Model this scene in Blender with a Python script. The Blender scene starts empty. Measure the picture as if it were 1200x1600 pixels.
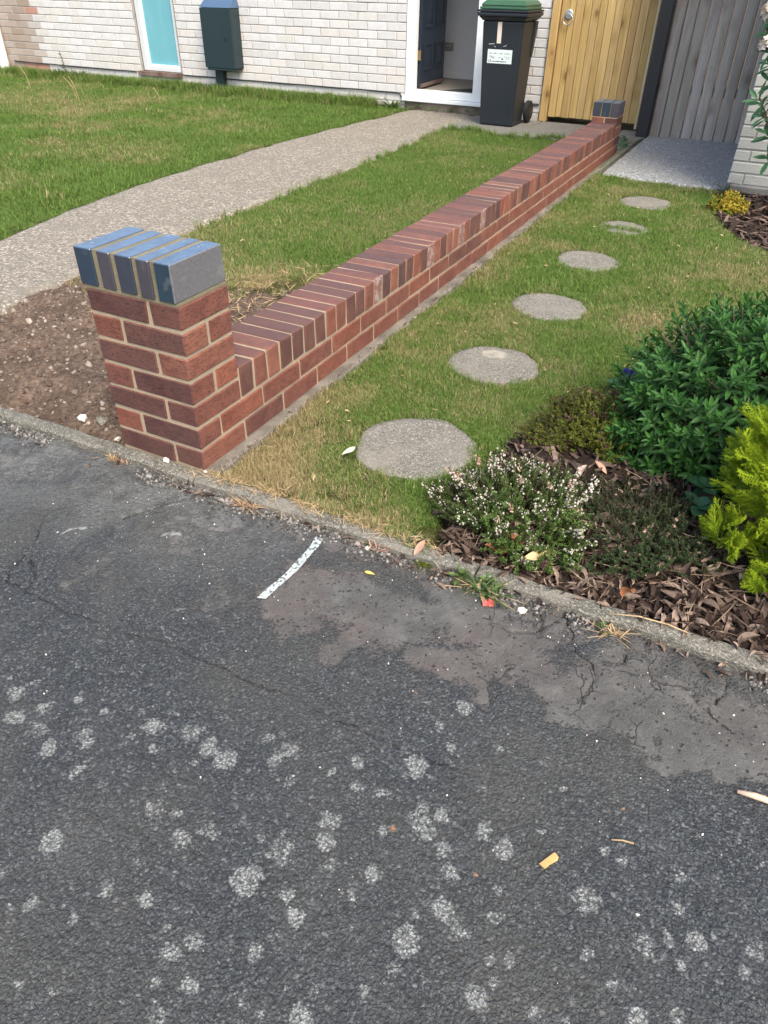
import bpy, bmesh, math, random
import numpy as np
from mathutils import Vector, Matrix, Euler

random.seed(11)
RNG = np.random.default_rng(7)
scene = bpy.context.scene
COL = scene.collection
PI = math.pi

# ------------------------------------------------------------------ camera
cam_data = bpy.data.cameras.new('camera')
cam = bpy.data.objects.new('camera', cam_data)
COL.objects.link(cam)
cam_data.sensor_fit = 'HORIZONTAL'
cam_data.sensor_width = 36.0
cam_data.lens = 36.0 * 1117.2338 / 1200.0
cam_data.clip_start = 0.02
cam_data.clip_end = 400.0
_r = Vector((0.89077077, 0.45427812, 0.01260274))
_u = Vector((-0.28206021, 0.53090826, 0.79911104))
_f = Vector((-0.35632776, 0.71537949, -0.60105134))
_m = Matrix(((_r.x, _u.x, -_f.x), (_r.y, _u.y, -_f.y), (_r.z, _u.z, -_f.z))).to_4x4()
_m.translation = Vector((1.30762975, -1.38651828, 1.22627068))
cam.matrix_world = _m
scene.camera = cam

# ------------------------------------------------------------------ world, sun, exposure
SUN_ELEV = math.radians(52)
SUN_AZ = math.radians(132)          # clockwise from +Y (the way to the house): from the right, a little behind the camera
world = bpy.data.worlds.new('World')
scene.world = world
world.use_nodes = True
wn = world.node_tree.nodes
wl = world.node_tree.links
wn.clear()
w_out = wn.new('ShaderNodeOutputWorld')
w_bg = wn.new('ShaderNodeBackground')
w_sky = wn.new('ShaderNodeTexSky')
w_sky.sky_type = 'NISHITA'
w_sky.sun_disc = False
w_sky.sun_elevation = SUN_ELEV
w_sky.sun_rotation = SUN_AZ
w_sky.air_density = 1.0
w_sky.dust_density = 4.0
w_sky.ozone_density = 0.25
w_bg.inputs['Strength'].default_value = 0.15
wl.new(w_sky.outputs[0], w_bg.inputs['Color'])
wl.new(w_bg.outputs[0], w_out.inputs['Surface'])

sun_data = bpy.data.lights.new('sun', 'SUN')
sun_data.energy = 1.5
sun_data.angle = math.radians(25)
sun_data.color = (1.0, 0.94, 0.78)
sun = bpy.data.objects.new('sun', sun_data)
COL.objects.link(sun)
_sd = Vector((math.sin(SUN_AZ) * math.cos(SUN_ELEV), math.cos(SUN_AZ) * math.cos(SUN_ELEV), math.sin(SUN_ELEV)))
sun.rotation_euler = _sd.to_track_quat('Z', 'Y').to_euler()
sun.location = (4, -4, 8)

vs = scene.view_settings
vs.view_transform = 'Standard'
vs.look = 'None'
vs.gamma = 1.0
vs.use_curve_mapping = False
vs.exposure = 1.2

# ------------------------------------------------------------------ helpers: noise
def _hash(ix, iy, s):
    h = (ix * 374761393 + iy * 668265263 + s * 144665) & 0x7fffffff
    h = ((h ^ (h >> 13)) * 1274126177) & 0x7fffffff
    return ((h ^ (h >> 16)) & 0xffff) / 65535.0

def vnoise(x, y, s=0):
    x = np.asarray(x, float); y = np.asarray(y, float)
    ix = np.floor(x).astype(np.int64); iy = np.floor(y).astype(np.int64)
    fx = x - ix; fy = y - iy
    fx = fx * fx * (3 - 2 * fx); fy = fy * fy * (3 - 2 * fy)
    a = _hash(ix, iy, s); b = _hash(ix + 1, iy, s); c = _hash(ix, iy + 1, s); d = _hash(ix + 1, iy + 1, s)
    return (a * (1 - fx) + b * fx) * (1 - fy) + (c * (1 - fx) + d * fx) * fy

def fbm(x, y, s=0, oct=4):
    t = 0; a = 0.5; n = 0
    for k in range(oct):
        t = t + a * vnoise(np.asarray(x) * 2 ** k, np.asarray(y) * 2 ** k, s + 17 * k); n += a; a *= 0.5
    return t / n

def sstep(a, b, x):
    t = np.clip((np.asarray(x, float) - a) / (b - a), 0, 1)
    return t * t * (3 - 2 * t)

def seg_dist(px, py, pts):
    d = np.full(np.shape(px), 1e9)
    for (ax, ay), (bx, by) in zip(pts[:-1], pts[1:]):
        vx, vy = bx - ax, by - ay
        t = np.clip(((px - ax) * vx + (py - ay) * vy) / (vx * vx + vy * vy + 1e-12), 0, 1)
        d = np.minimum(d, np.hypot(px - ax - t * vx, py - ay - t * vy))
    return d

# ------------------------------------------------------------------ helpers: materials
def new_mat(name):
    m = bpy.data.materials.new(name)
    m.use_nodes = True
    nt = m.node_tree
    b = nt.nodes['Principled BSDF']
    return m, nt, b

def N(nt, typ, **kw):
    n = nt.nodes.new(typ)
    for k, v in kw.items():
        setattr(n, k, v)
    return n

def L(nt, a, b):
    nt.links.new(a, b)

def setin(nt, sock, v):
    if isinstance(v, bpy.types.NodeSocket):
        nt.links.new(v, sock)
    elif isinstance(v, (tuple, list)) and len(v) == 3 and sock.type == 'RGBA':
        sock.default_value = (*v, 1)
    else:
        sock.default_value = v

def mixc(nt, f, a, b, blend='MIX'):
    n = N(nt, 'ShaderNodeMix', data_type='RGBA', blend_type=blend)
    n.clamp_factor = True
    setin(nt, n.inputs[0], f); setin(nt, n.inputs[6], a); setin(nt, n.inputs[7], b)
    return n.outputs[2]

def mth(nt, op, a, b=None, clamp=False):
    n = N(nt, 'ShaderNodeMath', operation=op)
    n.use_clamp = clamp
    setin(nt, n.inputs[0], a)
    if b is not None: setin(nt, n.inputs[1], b)
    return n.outputs[0]

def ramp(nt, fac, stops):
    n = N(nt, 'ShaderNodeValToRGB')
    cr = n.color_ramp
    while len(cr.elements) < len(stops): cr.elements.new(0.5)
    for e, (p, c) in zip(cr.elements, stops):
        e.position = p
        e.color = (*c, 1) if len(c) == 3 else c
    setin(nt, n.inputs[0], fac)
    return n.outputs[0]

def noise(nt, vec, scale, detail=4, rough=0.55, out=0):
    n = N(nt, 'ShaderNodeTexNoise')
    if vec is not None: L(nt, vec, n.inputs['Vector'])
    n.inputs['Scale'].default_value = scale
    n.inputs['Detail'].default_value = detail
    n.inputs['Roughness'].default_value = rough
    return n.outputs[out]

def voro(nt, vec, scale, feature='F1', out='Distance', rnd=1.0):
    n = N(nt, 'ShaderNodeTexVoronoi', feature=feature)
    if vec is not None: L(nt, vec, n.inputs['Vector'])
    n.inputs['Scale'].default_value = scale
    n.inputs['Randomness'].default_value = rnd
    return n.outputs[out]

def mrange(nt, v, a, b, c=0.0, d=1.0):
    n = N(nt, 'ShaderNodeMapRange')
    n.interpolation_type = 'SMOOTHSTEP'
    setin(nt, n.inputs[0], v)
    for i, q in enumerate((a, b, c, d)): setin(nt, n.inputs[1 + i], q)
    return n.outputs[0]

def wpos(nt):
    return N(nt, 'ShaderNodeNewGeometry').outputs['Position']

def opos(nt, offset=True):
    """object-space position, pushed to another place in the texture for each object"""
    tc = N(nt, 'ShaderNodeTexCoord').outputs['Object']
    if not offset: return tc
    oi = N(nt, 'ShaderNodeObjectInfo')
    sc = N(nt, 'ShaderNodeVectorMath', operation='SCALE')
    cmb = N(nt, 'ShaderNodeCombineXYZ')
    L(nt, oi.outputs['Random'], cmb.inputs[0]); L(nt, oi.outputs['Random'], cmb.inputs[1]); L(nt, oi.outputs['Random'], cmb.inputs[2])
    L(nt, cmb.outputs[0], sc.inputs[0]); sc.inputs['Scale'].default_value = 37.0
    ad = N(nt, 'ShaderNodeVectorMath', operation='ADD')
    L(nt, tc, ad.inputs[0]); L(nt, sc.outputs[0], ad.inputs[1])
    return ad.outputs[0]

def stretch(nt, vec, sx, sy, sz):
    n = N(nt, 'ShaderNodeVectorMath', operation='MULTIPLY')
    L(nt, vec, n.inputs[0]); n.inputs[1].default_value = (sx, sy, sz)
    return n.outputs[0]

def bump(nt, b, h, strength=0.5, dist=0.01, prev=None):
    n = N(nt, 'ShaderNodeBump')
    n.inputs['Strength'].default_value = strength
    n.inputs['Distance'].default_value = dist
    L(nt, h, n.inputs['Height'])
    if prev is not None: L(nt, prev, n.inputs['Normal'])
    L(nt, n.outputs[0], b.inputs['Normal'])
    return n.outputs[0]

def simple(name, col, rough=0.6, metal=0.0, var=0.15, nscale=30, bstr=0.15, spec=0.5, coat=0.0, world_space=False):
    m, nt, b = new_mat(name)
    v = wpos(nt) if world_space else opos(nt)
    n = noise(nt, v, nscale, 5)
    c = mixc(nt, n, tuple(x * (1 - var) for x in col), tuple(min(1, x * (1 + var)) for x in col))
    L(nt, c, b.inputs['Base Color'])
    b.inputs['Roughness'].default_value = rough
    b.inputs['Metallic'].default_value = metal
    b.inputs['Specular IOR Level'].default_value = spec
    b.inputs['Coat Weight'].default_value = coat
    if bstr: bump(nt, b, noise(nt, v, nscale * 3, 4), bstr, 0.004)
    return m

# ------------------------------------------------------------------ helpers: meshes and objects
def fast_mesh(name, V, F, mats=(), smooth=False, attrs=None, midx=None):
    """V (n,3) array; F list of tuples or (m,k) array"""
    me = bpy.data.meshes.new(name)
    V = np.asarray(V, np.float32)
    if isinstance(F, np.ndarray) and F.ndim == 2:
        k = F.shape[1]
        me.vertices.add(len(V)); me.vertices.foreach_set('co', V.ravel())
        me.loops.add(F.size); me.loops.foreach_set('vertex_index', F.ravel().astype(np.int32))
        me.polygons.add(len(F))
        me.polygons.foreach_set('loop_start', np.arange(0, F.size, k, dtype=np.int32))
        me.polygons.foreach_set('loop_total', np.full(len(F), k, dtype=np.int32))
        me.update(calc_edges=True)
    else:
        me.from_pydata(V.tolist(), [], [tuple(f) for f in F])
    for m in mats: me.materials.append(m)
    if midx is not None: me.polygons.foreach_set('material_index', np.asarray(midx, np.int32))
    if smooth: me.polygons.foreach_set('use_smooth', np.ones(len(me.polygons), bool))
    if attrs:
        for an, av in attrs.items():
            av = np.asarray(av, np.float32)
            if av.ndim == 1:
                a = me.attributes.new(an, 'FLOAT', 'POINT'); a.data.foreach_set('value', av)
            else:
                a = me.attributes.new(an, 'FLOAT_VECTOR', 'POINT'); a.data.foreach_set('vector', av.ravel())
    me.update()
    return me

def link(name, me, parent=None, loc=(0, 0, 0), rot=(0, 0, 0), kind=None, scale=None):
    o = bpy.data.objects.new(name, me)
    COL.objects.link(o)
    o.location = loc
    o.rotation_euler = rot
    if scale is not None: o.scale = scale if hasattr(scale, '__len__') else (scale,) * 3
    if parent is not None: o.parent = parent
    if kind: o['kind'] = kind
    return o

def thing(name, label, cat, loc=(0, 0, 0), rotz=0, group=None):
    o = link(name, None, None, loc, (0, 0, rotz))
    o.empty_display_size = 0.1
    o['label'] = label; o['category'] = cat
    if group: o['group'] = group
    return o

def tag(o, label, cat, group=None):
    o['label'] = label; o['category'] = cat
    if group: o['group'] = group
    return o

class MB:
    """collects simple shapes into one mesh"""
    def __init__(self): self.v = []; self.f = []; self.mi = []; self.n = 0
    def add(self, V, F, mi=0):
        for p in V: self.v.append(tuple(p))
        for f in F: self.f.append(tuple(i + self.n for i in f)); self.mi.append(mi)
        self.n = len(self.v)
        return self
    def box(self, x0, x1, y0, y1, z0, z1, mi=0):
        V = [(x0, y0, z0), (x1, y0, z0), (x1, y1, z0), (x0, y1, z0), (x0, y0, z1), (x1, y0, z1), (x1, y1, z1), (x0, y1, z1)]
        return self.add(V, [(0, 3, 2, 1), (4, 5, 6, 7), (0, 1, 5, 4), (1, 2, 6, 5), (2, 3, 7, 6), (3, 0, 4, 7)], mi)
    def tube(self, pts, r, seg=8, mi=0, cap=True):
        pts = [Vector(p) for p in pts]
        rs = r if hasattr(r, '__len__') else [r] * len(pts)
        V = []; F = []
        ref = None
        for i, p in enumerate(pts):
            t = (pts[min(i + 1, len(pts) - 1)] - pts[max(i - 1, 0)]).normalized()
            if ref is None: ref = t.orthogonal().normalized()
            ref = (ref - t * ref.dot(t)).normalized()
            bn = t.cross(ref)
            for k in range(seg):
                a = 2 * PI * k / seg
                V.append(p + (ref * math.cos(a) + bn * math.sin(a)) * rs[i])
        for i in range(len(pts) - 1):
            for k in range(seg):
                a = i * seg + k; b = i * seg + (k + 1) % seg
                F.append((a, b, b + seg, a + seg))
        if cap:
            F.append(tuple(reversed(range(seg)))); F.append(tuple(range((len(pts) - 1) * seg, len(pts) * seg)))
        return self.add(V, F, mi)
    def prism(self, poly, z0, z1, mi=0):
        n = len(poly)
        V = [(x, y, z0) for x, y in poly] + [(x, y, z1) for x, y in poly]
        F = [tuple(reversed(range(n))), tuple(range(n, 2 * n))] + [(i, (i + 1) % n, (i + 1) % n + n, i + n) for i in range(n)]
        return self.add(V, F, mi)
    def mesh(self, name, mats, smooth=False, bevel=0.0, segs=1):
        me = fast_mesh(name, self.v, self.f, mats, False, None, self.mi)
        if bevel:
            bm = bmesh.new(); bm.from_mesh(me)
            bmesh.ops.bevel(bm, geom=list(bm.edges), offset=bevel, segments=segs, affect='EDGES', profile=0.6)
            bm.to_mesh(me); bm.free()
        if smooth: me.polygons.foreach_set('use_smooth', np.ones(len(me.polygons), bool))
        return me
    def build(self, name, mats, parent=None, smooth=False, bevel=0.0, segs=1, kind=None, loc=(0, 0, 0), rot=(0, 0, 0)):
        if not isinstance(mats, (list, tuple)): mats = [mats]
        return link(name, self.mesh(name, mats, smooth, bevel, segs), parent, loc, rot, kind)

def brick_mesh(name, sx, sy, sz, mat, bev=0.003, jit=0.0012, seed=0):
    """one brick: chamfered, slightly uneven block centred on its middle"""
    rnd = random.Random(seed)
    x, y, z = sx / 2, sy / 2, sz / 2
    me = MB().box(-x, x, -y, y, -z, z).mesh(name, [mat])
    bm = bmesh.new(); bm.from_mesh(me)
    for v in bm.verts:
        v.co += Vector([rnd.uniform(-jit, jit) for _ in range(3)])
    bmesh.ops.bevel(bm, geom=list(bm.edges), offset=bev, segments=1, affect='EDGES')
    bm.to_mesh(me); bm.free()
    return me

def grid_mesh(name, xs, ys, zf, mats, attrs=None, smooth=True):
    X, Y = np.meshgrid(np.asarray(xs, float), np.asarray(ys, float))
    Z = zf(X, Y) if callable(zf) else np.full(X.shape, zf)
    nx, ny = len(xs), len(ys)
    V = np.stack([X.ravel(), Y.ravel(), np.asarray(Z).ravel()], 1)
    i = np.arange(ny - 1)[:, None] * nx + np.arange(nx - 1)[None, :]
    F = np.stack([i, i + 1, i + nx + 1, i + nx], -1).reshape(-1, 4)
    at = {k: f(X, Y).ravel() for k, f in (attrs or {}).items()}
    return fast_mesh(name, V, F, mats, smooth, at)

# ------------------------------------------------------------------ materials
def brick_mat(name, speck=(0.035, 0.02, 0.02), speck_amt=0.75, rough=0.85, bs=0.55, bscale=150, lightspeck=0.25, face=False, m1=(0.72, 0.62, 0.66), m2=(1.35, 1.25, 1.2)):
    m, nt, b = new_mat(name)
    oc = N(nt, 'ShaderNodeObjectInfo').outputs['Color']
    v = opos(nt)
    n1 = noise(nt, v, 26, 5)
    n2 = noise(nt, v, bscale, 3)
    n3 = noise(nt, v, 9, 3)
    c = mixc(nt, mrange(nt, n3, 0.3, 0.75), oc, mixc(nt, 1.0, oc, m1, 'MULTIPLY'))
    c = mixc(nt, mrange(nt, n1, 0.35, 0.7, 0, 0.5), c, mixc(nt, 1.0, oc, m2, 'MULTIPLY'))
    crease = noise(nt, stretch(nt, v, 1, 1, 2.2), 75, 5, 0.75)
    c = mixc(nt, mrange(nt, crease, 0.52, 0.68, 0, speck_amt * 0.7), c, speck)
    dk = mrange(nt, n2, 0.60, 0.70, 0, speck_amt)
    c = mixc(nt, dk, c, speck)
    lt = mrange(nt, noise(nt, v, 210, 2), 0.68, 0.76, 0, lightspeck)
    c = mixc(nt, lt, c, (0.55, 0.42, 0.36))
    if not face:
        # shade on the pillar's front, put into the colour of its front faces
        nr = N(nt, 'ShaderNodeSeparateXYZ'); L(nt, N(nt, 'ShaderNodeTexCoord').outputs['Normal'], nr.inputs[0])
        fd = N(nt, 'ShaderNodeAttribute', attribute_type='OBJECT'); fd.attribute_name = 'front_shade'
        c = mixc(nt, mth(nt, 'MULTIPLY', mrange(nt, mth(nt, 'ABSOLUTE', nr.outputs[1]), 0.5, 0.8), fd.outputs['Fac']), c, mixc(nt, 1.0, c, (0.47, 0.55, 0.68), 'MULTIPLY'))
    if face:
        # the burnt purple face of the brick (laid upwards in the coping); lime bloom on some ends
        nrm = N(nt, 'ShaderNodeSeparateXYZ'); L(nt, N(nt, 'ShaderNodeTexCoord').outputs['Normal'], nrm.inputs[0])
        up = mrange(nt, nrm.outputs[2], 0.55, 0.85)
        c = mixc(nt, mth(nt, 'MULTIPLY', up, mrange(nt, n3, 0.25, 0.7, 0.55, 0.95)), c, mixc(nt, 0.62, c, (0.112, 0.072, 0.074)))
        att = N(nt, 'ShaderNodeAttribute', attribute_type='OBJECT'); att.attribute_name = 'lime_bloom'
        bl = mth(nt, 'MULTIPLY', mth(nt, 'MULTIPLY', mrange(nt, nrm.outputs[0], 0.5, 0.8), att.outputs['Fac']), mrange(nt, noise(nt, v, 40, 6, 0.75), 0.40, 0.66, 0.05, 0.70))
        c = mixc(nt, bl, c, (0.42, 0.37, 0.36))
    L(nt, c, b.inputs['Base Color'])
    b.inputs['Roughness'].default_value = rough
    b.inputs['Specular IOR Level'].default_value = 0.35
    h = mth(nt, 'SUBTRACT', mth(nt, 'MULTIPLY', n1, 0.6), mth(nt, 'ADD', mth(nt, 'MULTIPLY', mrange(nt, n2, 0.55, 0.72), 0.8), mth(nt, 'MULTIPLY', mrange(nt, crease, 0.48, 0.70), 0.9)))
    bump(nt, b, h, bs, 0.004)
    return m

M = {}
M['brick'] = brick_mat('red_brick')
M['coping'] = brick_mat('coping_brick', speck=(0.05, 0.03, 0.03), speck_amt=0.45, bs=0.35, lightspeck=0.35, face=True)
M['house_brick'] = brick_mat('pale_brick', speck=(0.42, 0.41, 0.40), speck_amt=0.3, rough=0.9, bs=0.25, bscale=90, lightspeck=0.0, m1=(0.93, 0.92, 0.90), m2=(1.08, 1.07, 1.06))

def mortar_mat(name, a, b_, scale=60):
    m, nt, b = new_mat(name)
    v = wpos(nt)
    c = mixc(nt, mrange(nt, noise(nt, v, 7, 4), 0.3, 0.7), a, b_)
    c = mixc(nt, mrange(nt, noise(nt, v, 260, 2), 0.5, 0.75, 0, 0.45), c, tuple(x * 0.5 for x in a))
    L(nt, c, b.inputs['Base Color'])
    b.inputs['Roughness'].default_value = 0.95
    bump(nt, b, noise(nt, v, 200, 4), 0.6, 0.004)
    return m
M['mortar'] = mortar_mat('mortar', (0.29, 0.24, 0.175), (0.37, 0.29, 0.20))
M['cap_mortar'] = mortar_mat('cap_mortar', (0.15, 0.135, 0.085), (0.20, 0.175, 0.11))
M['house_mortar'] = mortar_mat('house_mortar', (0.31, 0.30, 0.29), (0.37, 0.355, 0.34))
M['concrete'] = mortar_mat('footing_concrete', (0.10, 0.088, 0.072), (0.215, 0.19, 0.16))
M['mossy'] = mortar_mat('mossy_concrete', (0.10, 0.11, 0.075), (0.19, 0.18, 0.145))

# blue engineering brick: smooth, slightly glossy
def blue_mat():
    m, nt, b = new_mat('blue_engineering_brick')
    oc = N(nt, 'ShaderNodeObjectInfo').outputs['Color']
    v = opos(nt)
    n1 = noise(nt, v, 22, 4)
    c = mixc(nt, n1, mixc(nt, 1.0, oc, (0.75, 0.75, 0.8), 'MULTIPLY'), mixc(nt, 1.0, oc, (1.2, 1.2, 1.2), 'MULTIPLY'))
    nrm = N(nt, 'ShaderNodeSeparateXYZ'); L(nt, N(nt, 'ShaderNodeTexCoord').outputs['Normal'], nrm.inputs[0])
    # sky reflected in the cap tops, put into the colour of upward faces
    sky_tint = mth(nt, 'MULTIPLY', mrange(nt, nrm.outputs[2], 0.6, 0.9), mrange(nt, noise(nt, v, 18, 5, 0.7), 0.30, 0.62, 0.55, 1.0))
    c = mixc(nt, sky_tint, c, (0.085, 0.140, 0.225))
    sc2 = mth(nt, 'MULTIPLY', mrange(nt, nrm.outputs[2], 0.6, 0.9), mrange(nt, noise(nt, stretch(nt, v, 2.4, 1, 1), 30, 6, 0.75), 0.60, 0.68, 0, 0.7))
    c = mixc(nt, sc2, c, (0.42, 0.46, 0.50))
    sx = N(nt, 'ShaderNodeSeparateXYZ'); L(nt, N(nt, 'ShaderNodeTexCoord').outputs['Object'], sx.inputs[0])
    # cement film left on the end faces of the cap bricks
    film = mrange(nt, noise(nt, v, 110, 7, 0.85), 0.38, 0.72, 0.45, 0.95)
    edge = mrange(nt, mth(nt, 'ABSOLUTE', sx.outputs[0]), 0.024, 0.027)
    att = N(nt, 'ShaderNodeAttribute', attribute_type='OBJECT'); att.attribute_name = 'cement_film'
    film = mth(nt, 'MULTIPLY', mth(nt, 'MULTIPLY', film, edge), att.outputs['Fac'])
    c = mixc(nt, film, c, (0.185, 0.170, 0.172))
    sm = mrange(nt, noise(nt, v, 16, 5), 0.60, 0.72, 0, 0.35)
    c = mixc(nt, mth(nt, 'MULTIPLY', sm, 0.6), c, (0.26, 0.26, 0.26))
    L(nt, c, b.inputs['Base Color'])
    b.inputs['Specular IOR Level'].default_value = 0.85
    L(nt, mth(nt, 'ADD', mth(nt, 'MULTIPLY', film, 0.4), 0.27), b.inputs['Roughness'])
    bump(nt, b, noise(nt, v, 130, 3), 0.12, 0.003)
    return m
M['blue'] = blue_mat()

# asphalt: aggregate, worn slurry, lichen, cracks, paint; the marks have their own fixed places on the ground
def asphalt_mat():
    m, nt, b = new_mat('asphalt')
    v = wpos(nt)
    def A(n):
        a = N(nt, 'ShaderNodeAttribute'); a.attribute_name = n; return a.outputs['Fac']
    def warped(scale, amt, src=None):
        w = N(nt, 'ShaderNodeVectorMath', operation='ADD')
        z = N(nt, 'ShaderNodeTexNoise'); L(nt, v, z.inputs['Vector']); z.inputs['Scale'].default_value = scale; z.inputs['Detail'].default_value = 3
        c = N(nt, 'ShaderNodeVectorMath', operation='SCALE'); L(nt, z.outputs['Color'], c.inputs[0]); c.inputs['Scale'].default_value = amt
        L(nt, src if src is not None else v, w.inputs[0]); L(nt, c.outputs[0], w.inputs[1])
        return w.outputs[0]
    wv = warped(70, 0.012)
    # two sizes of chippings in dark binder
    cs = N(nt, 'ShaderNodeSeparateColor'); L(nt, voro(nt, wv, 158, out='Color'), cs.inputs[0])
    cd = voro(nt, wv, 158, out='Distance')
    cs2 = N(nt, 'ShaderNodeSeparateColor'); L(nt, voro(nt, wv, 340, out='Color'), cs2.inputs[0])
    cd2 = voro(nt, wv, 340, out='Distance')
    st = [(0, (0.019, 0.0235, 0.028)), (0.5, (0.037, 0.0445, 0.052)), (0.82, (0.066, 0.075, 0.083)), (1.0, (0.145, 0.149, 0.151))]
    base = ramp(nt, cs.outputs[0], st)
    base = mixc(nt, mrange(nt, cs.outputs[2], 0.40, 0.60), base, ramp(nt, cs2.outputs[0], st))
    base = mixc(nt, mrange(nt, cd, 0.40, 0.8, 0, 0.7), base, (0.013, 0.014, 0.016))
    big = noise(nt, v, 2.1, 5, 0.6)
    base = mixc(nt, mrange(nt, big, 0.40, 0.66, 0, 0.42), base, (0.074, 0.072, 0.060))
    mid = noise(nt, v, 8, 6, 0.68)
    base = mixc(nt, mrange(nt, mid, 0.48, 0.75, 0, 0.38), base, (0.080, 0.081, 0.079))
    dst = noise(nt, v, 520, 2)
    base = mixc(nt, mrange(nt, dst, 0.60, 0.70, 0, 0.5), base, (0.19, 0.19, 0.185))
    # worn: smooth muddy slurry, chippings showing through at its ragged edges
    worn_n = noise(nt, v, 22, 7, 0.72)
    wn2 = noise(nt, v, 120, 4, 0.7)
    wsum = mth(nt, 'ADD', A('worn'), mth(nt, 'ADD', mth(nt, 'MULTIPLY', mth(nt, 'SUBTRACT', worn_n, 0.5), 0.95), mth(nt, 'MULTIPLY', mth(nt, 'SUBTRACT', wn2, 0.5), 0.65)))
    wsum = mth(nt, 'ADD', wsum, mth(nt, 'MULTIPLY', mth(nt, 'SUBTRACT', cd, 0.4), 0.20))
    worn = mrange(nt, wsum, 0.34, 0.68)
    wc = ramp(nt, noise(nt, v, 12, 7, 0.7), [(0.28, (0.046, 0.046, 0.044)), (0.5, (0.078, 0.077, 0.073)), (0.74, (0.132, 0.129, 0.121))])
    redd = mth(nt, 'MULTIPLY', mrange(nt, noise(nt, v, 2.6, 4), 0.42, 0.62, 0, 0.75), A('reddish'))
    wc = mixc(nt, redd, wc, (0.098, 0.072, 0.066))
    wc = mixc(nt, mrange(nt, noise(nt, v, 240, 3, 0.7), 0.56, 0.70, 0, 0.45), wc, (0.20, 0.19, 0.18))
    pit = mth(nt, 'MULTIPLY', mrange(nt, voro(nt, wv, 75, out='Distance'), 0.16, 0.34, 1, 0), mrange(nt, noise(nt, v, 34, 3), 0.50, 0.57))
    wc = mixc(nt, mth(nt, 'MULTIPLY', pit, 0.8), wc, (0.024, 0.023, 0.023))
    col = mixc(nt, mth(nt, 'MULTIPLY', worn, 0.92), base, wc)
    # pale dust trodden in beside the kerb
    du = mth(nt, 'MULTIPLY', A('dusty'), mrange(nt, noise(nt, v, 6.5, 7, 0.72), 0.30, 0.62))
    du = mth(nt, 'MULTIPLY', du, mrange(nt, noise(nt, v, 90, 4, 0.7), 0.30, 0.62, 0.25, 1.0))
    col = mixc(nt, mth(nt, 'MULTIPLY', du, 0.85), col, (0.17, 0.174, 0.17))
    # crazing of the slurry
    cr = voro(nt, warped(5, 0.10, warped(26, 0.035)), 10.5, 'DISTANCE_TO_EDGE', 'Distance')
    cr = mth(nt, 'MULTIPLY', mrange(nt, cr, 0.0, 0.022, 1, 0), mrange(nt, noise(nt, v, 9, 3), 0.48, 0.60))
    cr = mth(nt, 'MULTIPLY', cr, mth(nt, 'MULTIPLY', worn, A('reddish_off')))
    col = mixc(nt, mth(nt, 'MULTIPLY', cr, 0.75), col, (0.020, 0.019, 0.019))
    ckm = mrange(nt, noise(nt, v, 13, 5, 0.7), 0.36, 0.58)
    ck = mrange(nt, mth(nt, 'ADD', mth(nt, 'MULTIPLY', A('crack'), ckm), mth(nt, 'MULTIPLY', mth(nt, 'SUBTRACT', noise(nt, v, 160, 3), 0.5), 0.6)), 0.38, 0.75)
    col = mixc(nt, mth(nt, 'MULTIPLY', ck, 0.85), col, (0.013, 0.012, 0.012))
    # dusty pale rubs and orange stains
    ch = mrange(nt, mth(nt, 'ADD', A('chalk'), mth(nt, 'MULTIPLY', mth(nt, 'SUBTRACT', noise(nt, v, 70, 6, 0.75), 0.5), 1.5)), 0.45, 0.85)
    ch = mth(nt, 'MULTIPLY', ch, mrange(nt, A('chalk'), 0.0, 0.15))
    col = mixc(nt, mth(nt, 'MULTIPLY', ch, 0.8), col, (0.34, 0.35, 0.34))
    og = mrange(nt, mth(nt, 'ADD', A('orange'), mth(nt, 'MULTIPLY', mth(nt, 'SUBTRACT', noise(nt, v, 120, 5, 0.7), 0.5), 1.3)), 0.5, 0.8)
    col = mixc(nt, mth(nt, 'MULTIPLY', og, 0.7), col, (0.34, 0.185, 0.105))
    # lichen rosettes
    ln = noise(nt, v, 190, 4, 0.8)
    ln2 = noise(nt, v, 62, 4, 0.7)
    la = mth(nt, 'ADD', A('lichen'), mth(nt, 'ADD', mth(nt, 'MULTIPLY', mth(nt, 'SUBTRACT', ln, 0.5), 1.25), mth(nt, 'MULTIPLY', mth(nt, 'SUBTRACT', ln2, 0.5), 1.5)))
    lm = mrange(nt, la, 0.36, 0.66)
    lm = mth(nt, 'MULTIPLY', lm, mrange(nt, A('lichen'), 0.0, 0.15))
    lc = mixc(nt, mrange(nt, noise(nt, v, 330, 3), 0.35, 0.65), (0.13, 0.14, 0.137), (0.38, 0.39, 0.375))
    holes = mrange(nt, cd, 0.40, 0.62, 1, 0.35)
    col = mixc(nt, mth(nt, 'MULTIPLY', mth(nt, 'MULTIPLY', lm, holes), 0.85), col, lc)
    # scattered tiny pale grit
    gr = voro(nt, v, 46, out='Distance')
    gm = mth(nt, 'MULTIPLY', mrange(nt, gr, 0.04, 0.07, 1, 0), mrange(nt, noise(nt, v, 17, 2), 0.54, 0.56))
    col = mixc(nt, mth(nt, 'MULTIPLY', gm, 0.8), col, (0.42, 0.40, 0.38))
    L(nt, col, b.inputs['Base Color'])
    b.inputs['Roughness'].default_value = 0.85
    b.inputs['Specular IOR Level'].default_value = 0.45
    rough_on = mth(nt, 'SUBTRACT', 1.0, mth(nt, 'MULTIPLY', worn, 0.85))
    h1 = mth(nt, 'ADD', mth(nt, 'MULTIPLY', mth(nt, 'SUBTRACT', 1.0, cd), 0.9), mth(nt, 'MULTIPLY', mth(nt, 'SUBTRACT', 1.0, cd2), 0.4))
    h1 = mth(nt, 'ADD', h1, mth(nt, 'MULTIPLY', cs.outputs[1], 0.6))
    h1 = mth(nt, 'MULTIPLY', h1, rough_on)
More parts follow.
